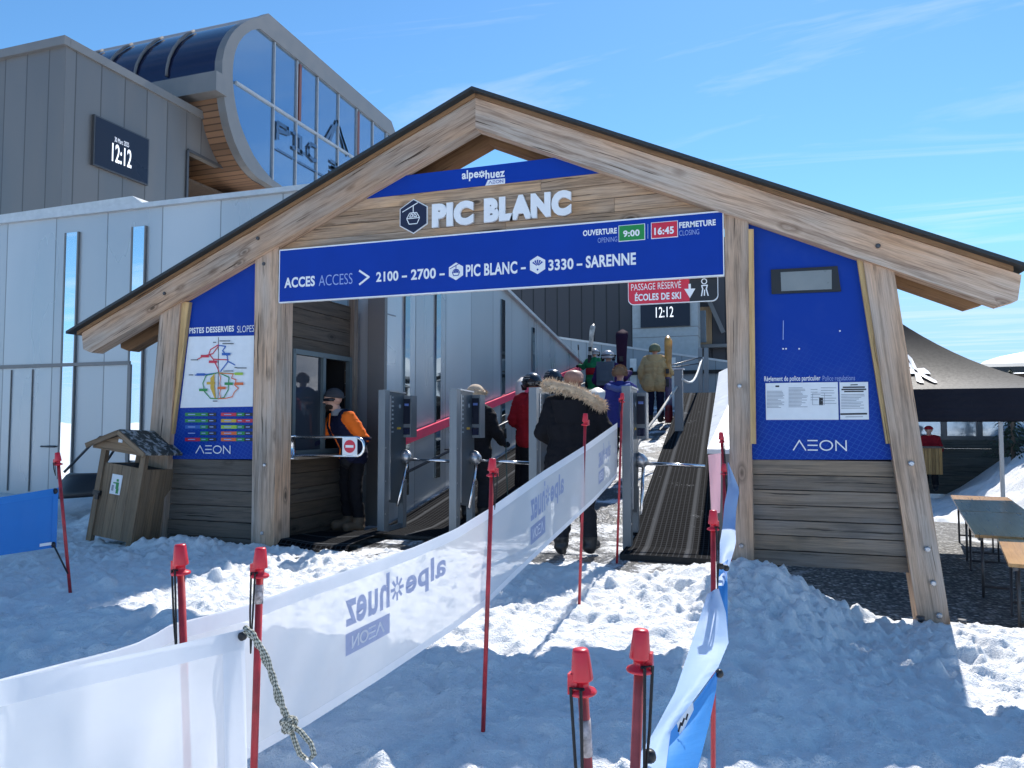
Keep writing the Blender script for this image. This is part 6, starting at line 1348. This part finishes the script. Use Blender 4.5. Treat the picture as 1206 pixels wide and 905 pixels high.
for i in range(420):
    a, b_ = rr.uniform(0, 2*pi), rr.uniform(-.5, 1.5); d = ax[0]*cos(a)*cos(b_)+ax[1]*sin(a)*cos(b_)+ax[2]*sin(b_); c = Z0+h(0, -.015, .035)+d*.105*k; s_ = d.cross(Vector((rr.random(), rr.random(), .3))).normalized(); m.poly([c-s_*.010, c+s_*.010, c+d*.035+s_*.012], 0)
m.build('tuft', M_LHAIR, o)
m = MB(); c = J['nec']-Vector((0, .11, .06)); m.tube([Z0+c+Vector((-.17, .05, .03)), Z0+c+Vector((0, -.03, -.02)), Z0+c+Vector((.17, .05, .03))], .05, 0, 10); m.build('hood', cloth('patterned hood', (.10, .14, .36), .85, .6, 40), p)
(l_, H_) = on_ramp(716, 411, 14.6); p, J, h, k, ax = person('person in purple jacket and pale helmet wearing a slate backpack', l_, radians(-8), [M_PURP, M_PURP, M_SKIN, M_GLOVE, M_BOOT, M_PURP], dict(wrL=(-.24, .2, 1.05), elR=(.36, .08, 1.22), wrR=(.40, .24, 1.30)), H_-.06, 1.15, seed=7, face=False); helmet(p, h, k, ax, M_HELMW, .125)
Z0 = Vector(p.location); pk = thing('backpack', 'slate grey backpack on the back of the purple jacket', 'backpack', Z0+J['che']+Vector((0, -.24, -.1))); m = MB(); m.box(Z0+J['che']+Vector((0, -.24, -.03)), (.32, .17, .46), 0); bevel(m.build('bag', M_PACK, pk), .06, 4); m = MB(); m.box(Z0+J['che']+Vector((0, -.335, -.08)), (.22, .05, .22), 0); bevel(m.build('front_pocket', M_PACK, pk), .02, 3)
for s in (-1, 1): m = MB(); m.tube([Z0+J['che']+Vector((s*.11, -.2, .17)), Z0+J['che']+Vector((s*.13, -.05, .22)), Z0+J['che']+Vector((s*.13, .10, .10))], .022, 0, 8); m.build('strap', M_PACK, pk)
def ski(label, base, up, ln, wd, mats, face=(0, -1, 0), name='ski', cat='ski'):
    t = thing(name, label, cat, base); b = Vector(base); u = Vector(up).normalized(); f = Vector(face); f = (f-u*f.dot(u)).normalized(); x = u.cross(f); m = MB(); L_, R_ = [], []
    for i in range(26):
        s = i/25.; w_ = wd*(.80+.34*(2*s-1)**2)*(1 if s < .93 else sqrt(max(0.02, 1-((s-.93)/.07)**2)))*(1 if s > .015 else .8)/2; bend = .09*max(0, (s-.86)/.14)**2*(-1)+.02*sin(pi*s)
        c = b+u*ln*s+f*bend; L_.append(c-x*w_); R_.append(c+x*w_)
    m.grid([[a, b_] for a, b_ in zip(L_, R_)], lambda i, j: 0 if i > 12 else (1 if i > 4 else 2)); o = m.build('deck', mats, t); md = o.modifiers.new('thick', 'SOLIDIFY'); md.thickness = .012
    c = b+u*ln*.45-f*-.03; m = MB(); m.box(c+f*.03, (.06, .05, .16) if abs(u.z) > .7 else (.06, .16, .05), 0); m.box(c+f*.03+u*.25, (.07, .05, .10), 0); bevel(m.build('binding', M_BLACK, t), .01, 1) if name == 'ski' else m.build('binding', M_BLACK, t); return t
q = oY(734, 455, 14.9); ski('dark purple board held upright beside the slate backpack', (q.x, 14.75, rampz(14.75)+.55), (0.0, .03, 1), 1.55, .24, [cloth('dark plum deck', (.03, .012, .03)), M_BLACKC, M_BLACKC], name='snowboard', cat='snowboard')
(l_, H_) = on_ramp(771, 404, 16.0); p, J, h, k, ax = person('person in loose sand yellow jacket and olive helmet near the top of the ramp', l_, radians(0), [M_TAN, M_NAVYC, M_SKIN, M_GLOVE, M_BOOT, M_TAN], dict(elL=(-.31, -.03, 1.15), wrL=(-.30, .06, .92), elR=(.30, -.02, 1.18), wrR=(.34, .16, 1.12)), H_-.05, 1.28, .10, seed=8, face=False)
dome(p, 'helmet', h(0, -.012, .02), .128*k, M_CAMO, ax[2], ax[1], -.45, 1.1, 1.0); Z0 = Vector(p.location)
m = MB(); P = []
hp = Z0+J['nec']+Vector((0, -.07, -.02))
for i in range(9): v = i/8.; P.append([hp+Vector(((.17-.03*v)*sin(a), -.09*cos(a), .07-.20*v)) for a in np.linspace(-1.6, 1.6, 14)])
m.grid(P, 0); m.build('hood', M_TAN, p)
q = oY(787, 470, 15.95); M_SKIO = plain('orange ski top', (.62, .30, .07), .4, nz=.25, scale=5); M_SKIM = plain('blue red ski middle', (.10, .06, .14), .4, nz=.5, scale=5); M_SKIR = plain('red ski tail', (.30, .03, .04), .4, nz=.4, scale=5)
ski('orange tipped ski held upright in the right hand of the sand yellow jacket', (q.x, 15.9, rampz(15.9)+.03), (.0, .02, 1), 1.86, .13, [M_SKIO, M_SKIM, M_SKIR]); ski('second ski of the upright pair, just behind the orange tip', (q.x+.02, 15.99, rampz(15.9)+.03), (.0, .02, 1), 1.82, .13, [M_SKIO, M_SKIM, M_SKIR])
(l_, H_) = on_ramp(700, 409, 17.6); p, J, h, k, ax = person('skier in green and red jacket shouldering pale skis at the top left of the ramp', l_, radians(20), [M_GREENC, M_GREENC, M_SKIN, M_GLOVE, M_BOOT, M_GREENC], dict(elL=(-.30, .10, 1.25), wrL=(-.38, .28, 1.30), elR=(.28, .05, 1.2), wrR=(.12, .22, 1.32)), H_-.06, 1.1, seed=9, face=False); helmet(p, h, k, ax, M_HELMW, .125); Z0 = Vector(p.location)
m = MB(); m.lathe(Z0+J['pel'], [(.20, .04), (.215, .08), (.215, .16), (.20, .2)], 0, 20); m.build('red_band', M_REDC, p)
ski('pale ski carried on the shoulder of the green jacket', Z0+J['che']+Vector((-.18, .0, -.55)), (.12, -.12, 1), 1.55, .12, [plain('pale ski top', (.55, .52, .47), .4, nz=.3), M_DARKC, M_DARKC]); ski_pole('ski pole raised in front of the green jacket', Z0+J['wrL']+Vector((-.05, .05, .42)), Z0+J['wrL']+Vector((.0, .05, -.7)))
q = oY(703, 470, 11.0); ski('white snowboard with black edge standing before the green jacket', (q.x-.02, 11.0, rampz(11)+.02), (.0, .02, 1), 1.36, .27, [plain('white board deck', (.75, .75, .72), .4), plain('white board deck lower', (.7, .7, .7), .4), M_BLACKC], name='snowboard', cat='snowboard')
q = oY(612, 470, 10.4); ski('ski tip with white top poking up left of the black helmets', (q.x, 10.4, rampz(10.4)), (.0, .02, 1), 1.62, .14, [plain('white ski tip', (.7, .68, .66), .35), M_DARKC, M_DARKC])
# seated guest by the planter
q = oY(1095, 512, 21.3); p, J, h, k, ax = person('small distant guest in red jacket and cap standing behind the timber planter', (q.x, 21.4, -.42), radians(160), [M_REDC, M_DARKC, M_SKIN, M_GLOVE, M_BOOT, M_REDC], STD, 1.62, 1.1, seed=10, vox=.02); dome(p, 'cap', h(0, 0, .03), .108*k, M_REDC, ax[2], ax[1], 0, 1.1, .9)
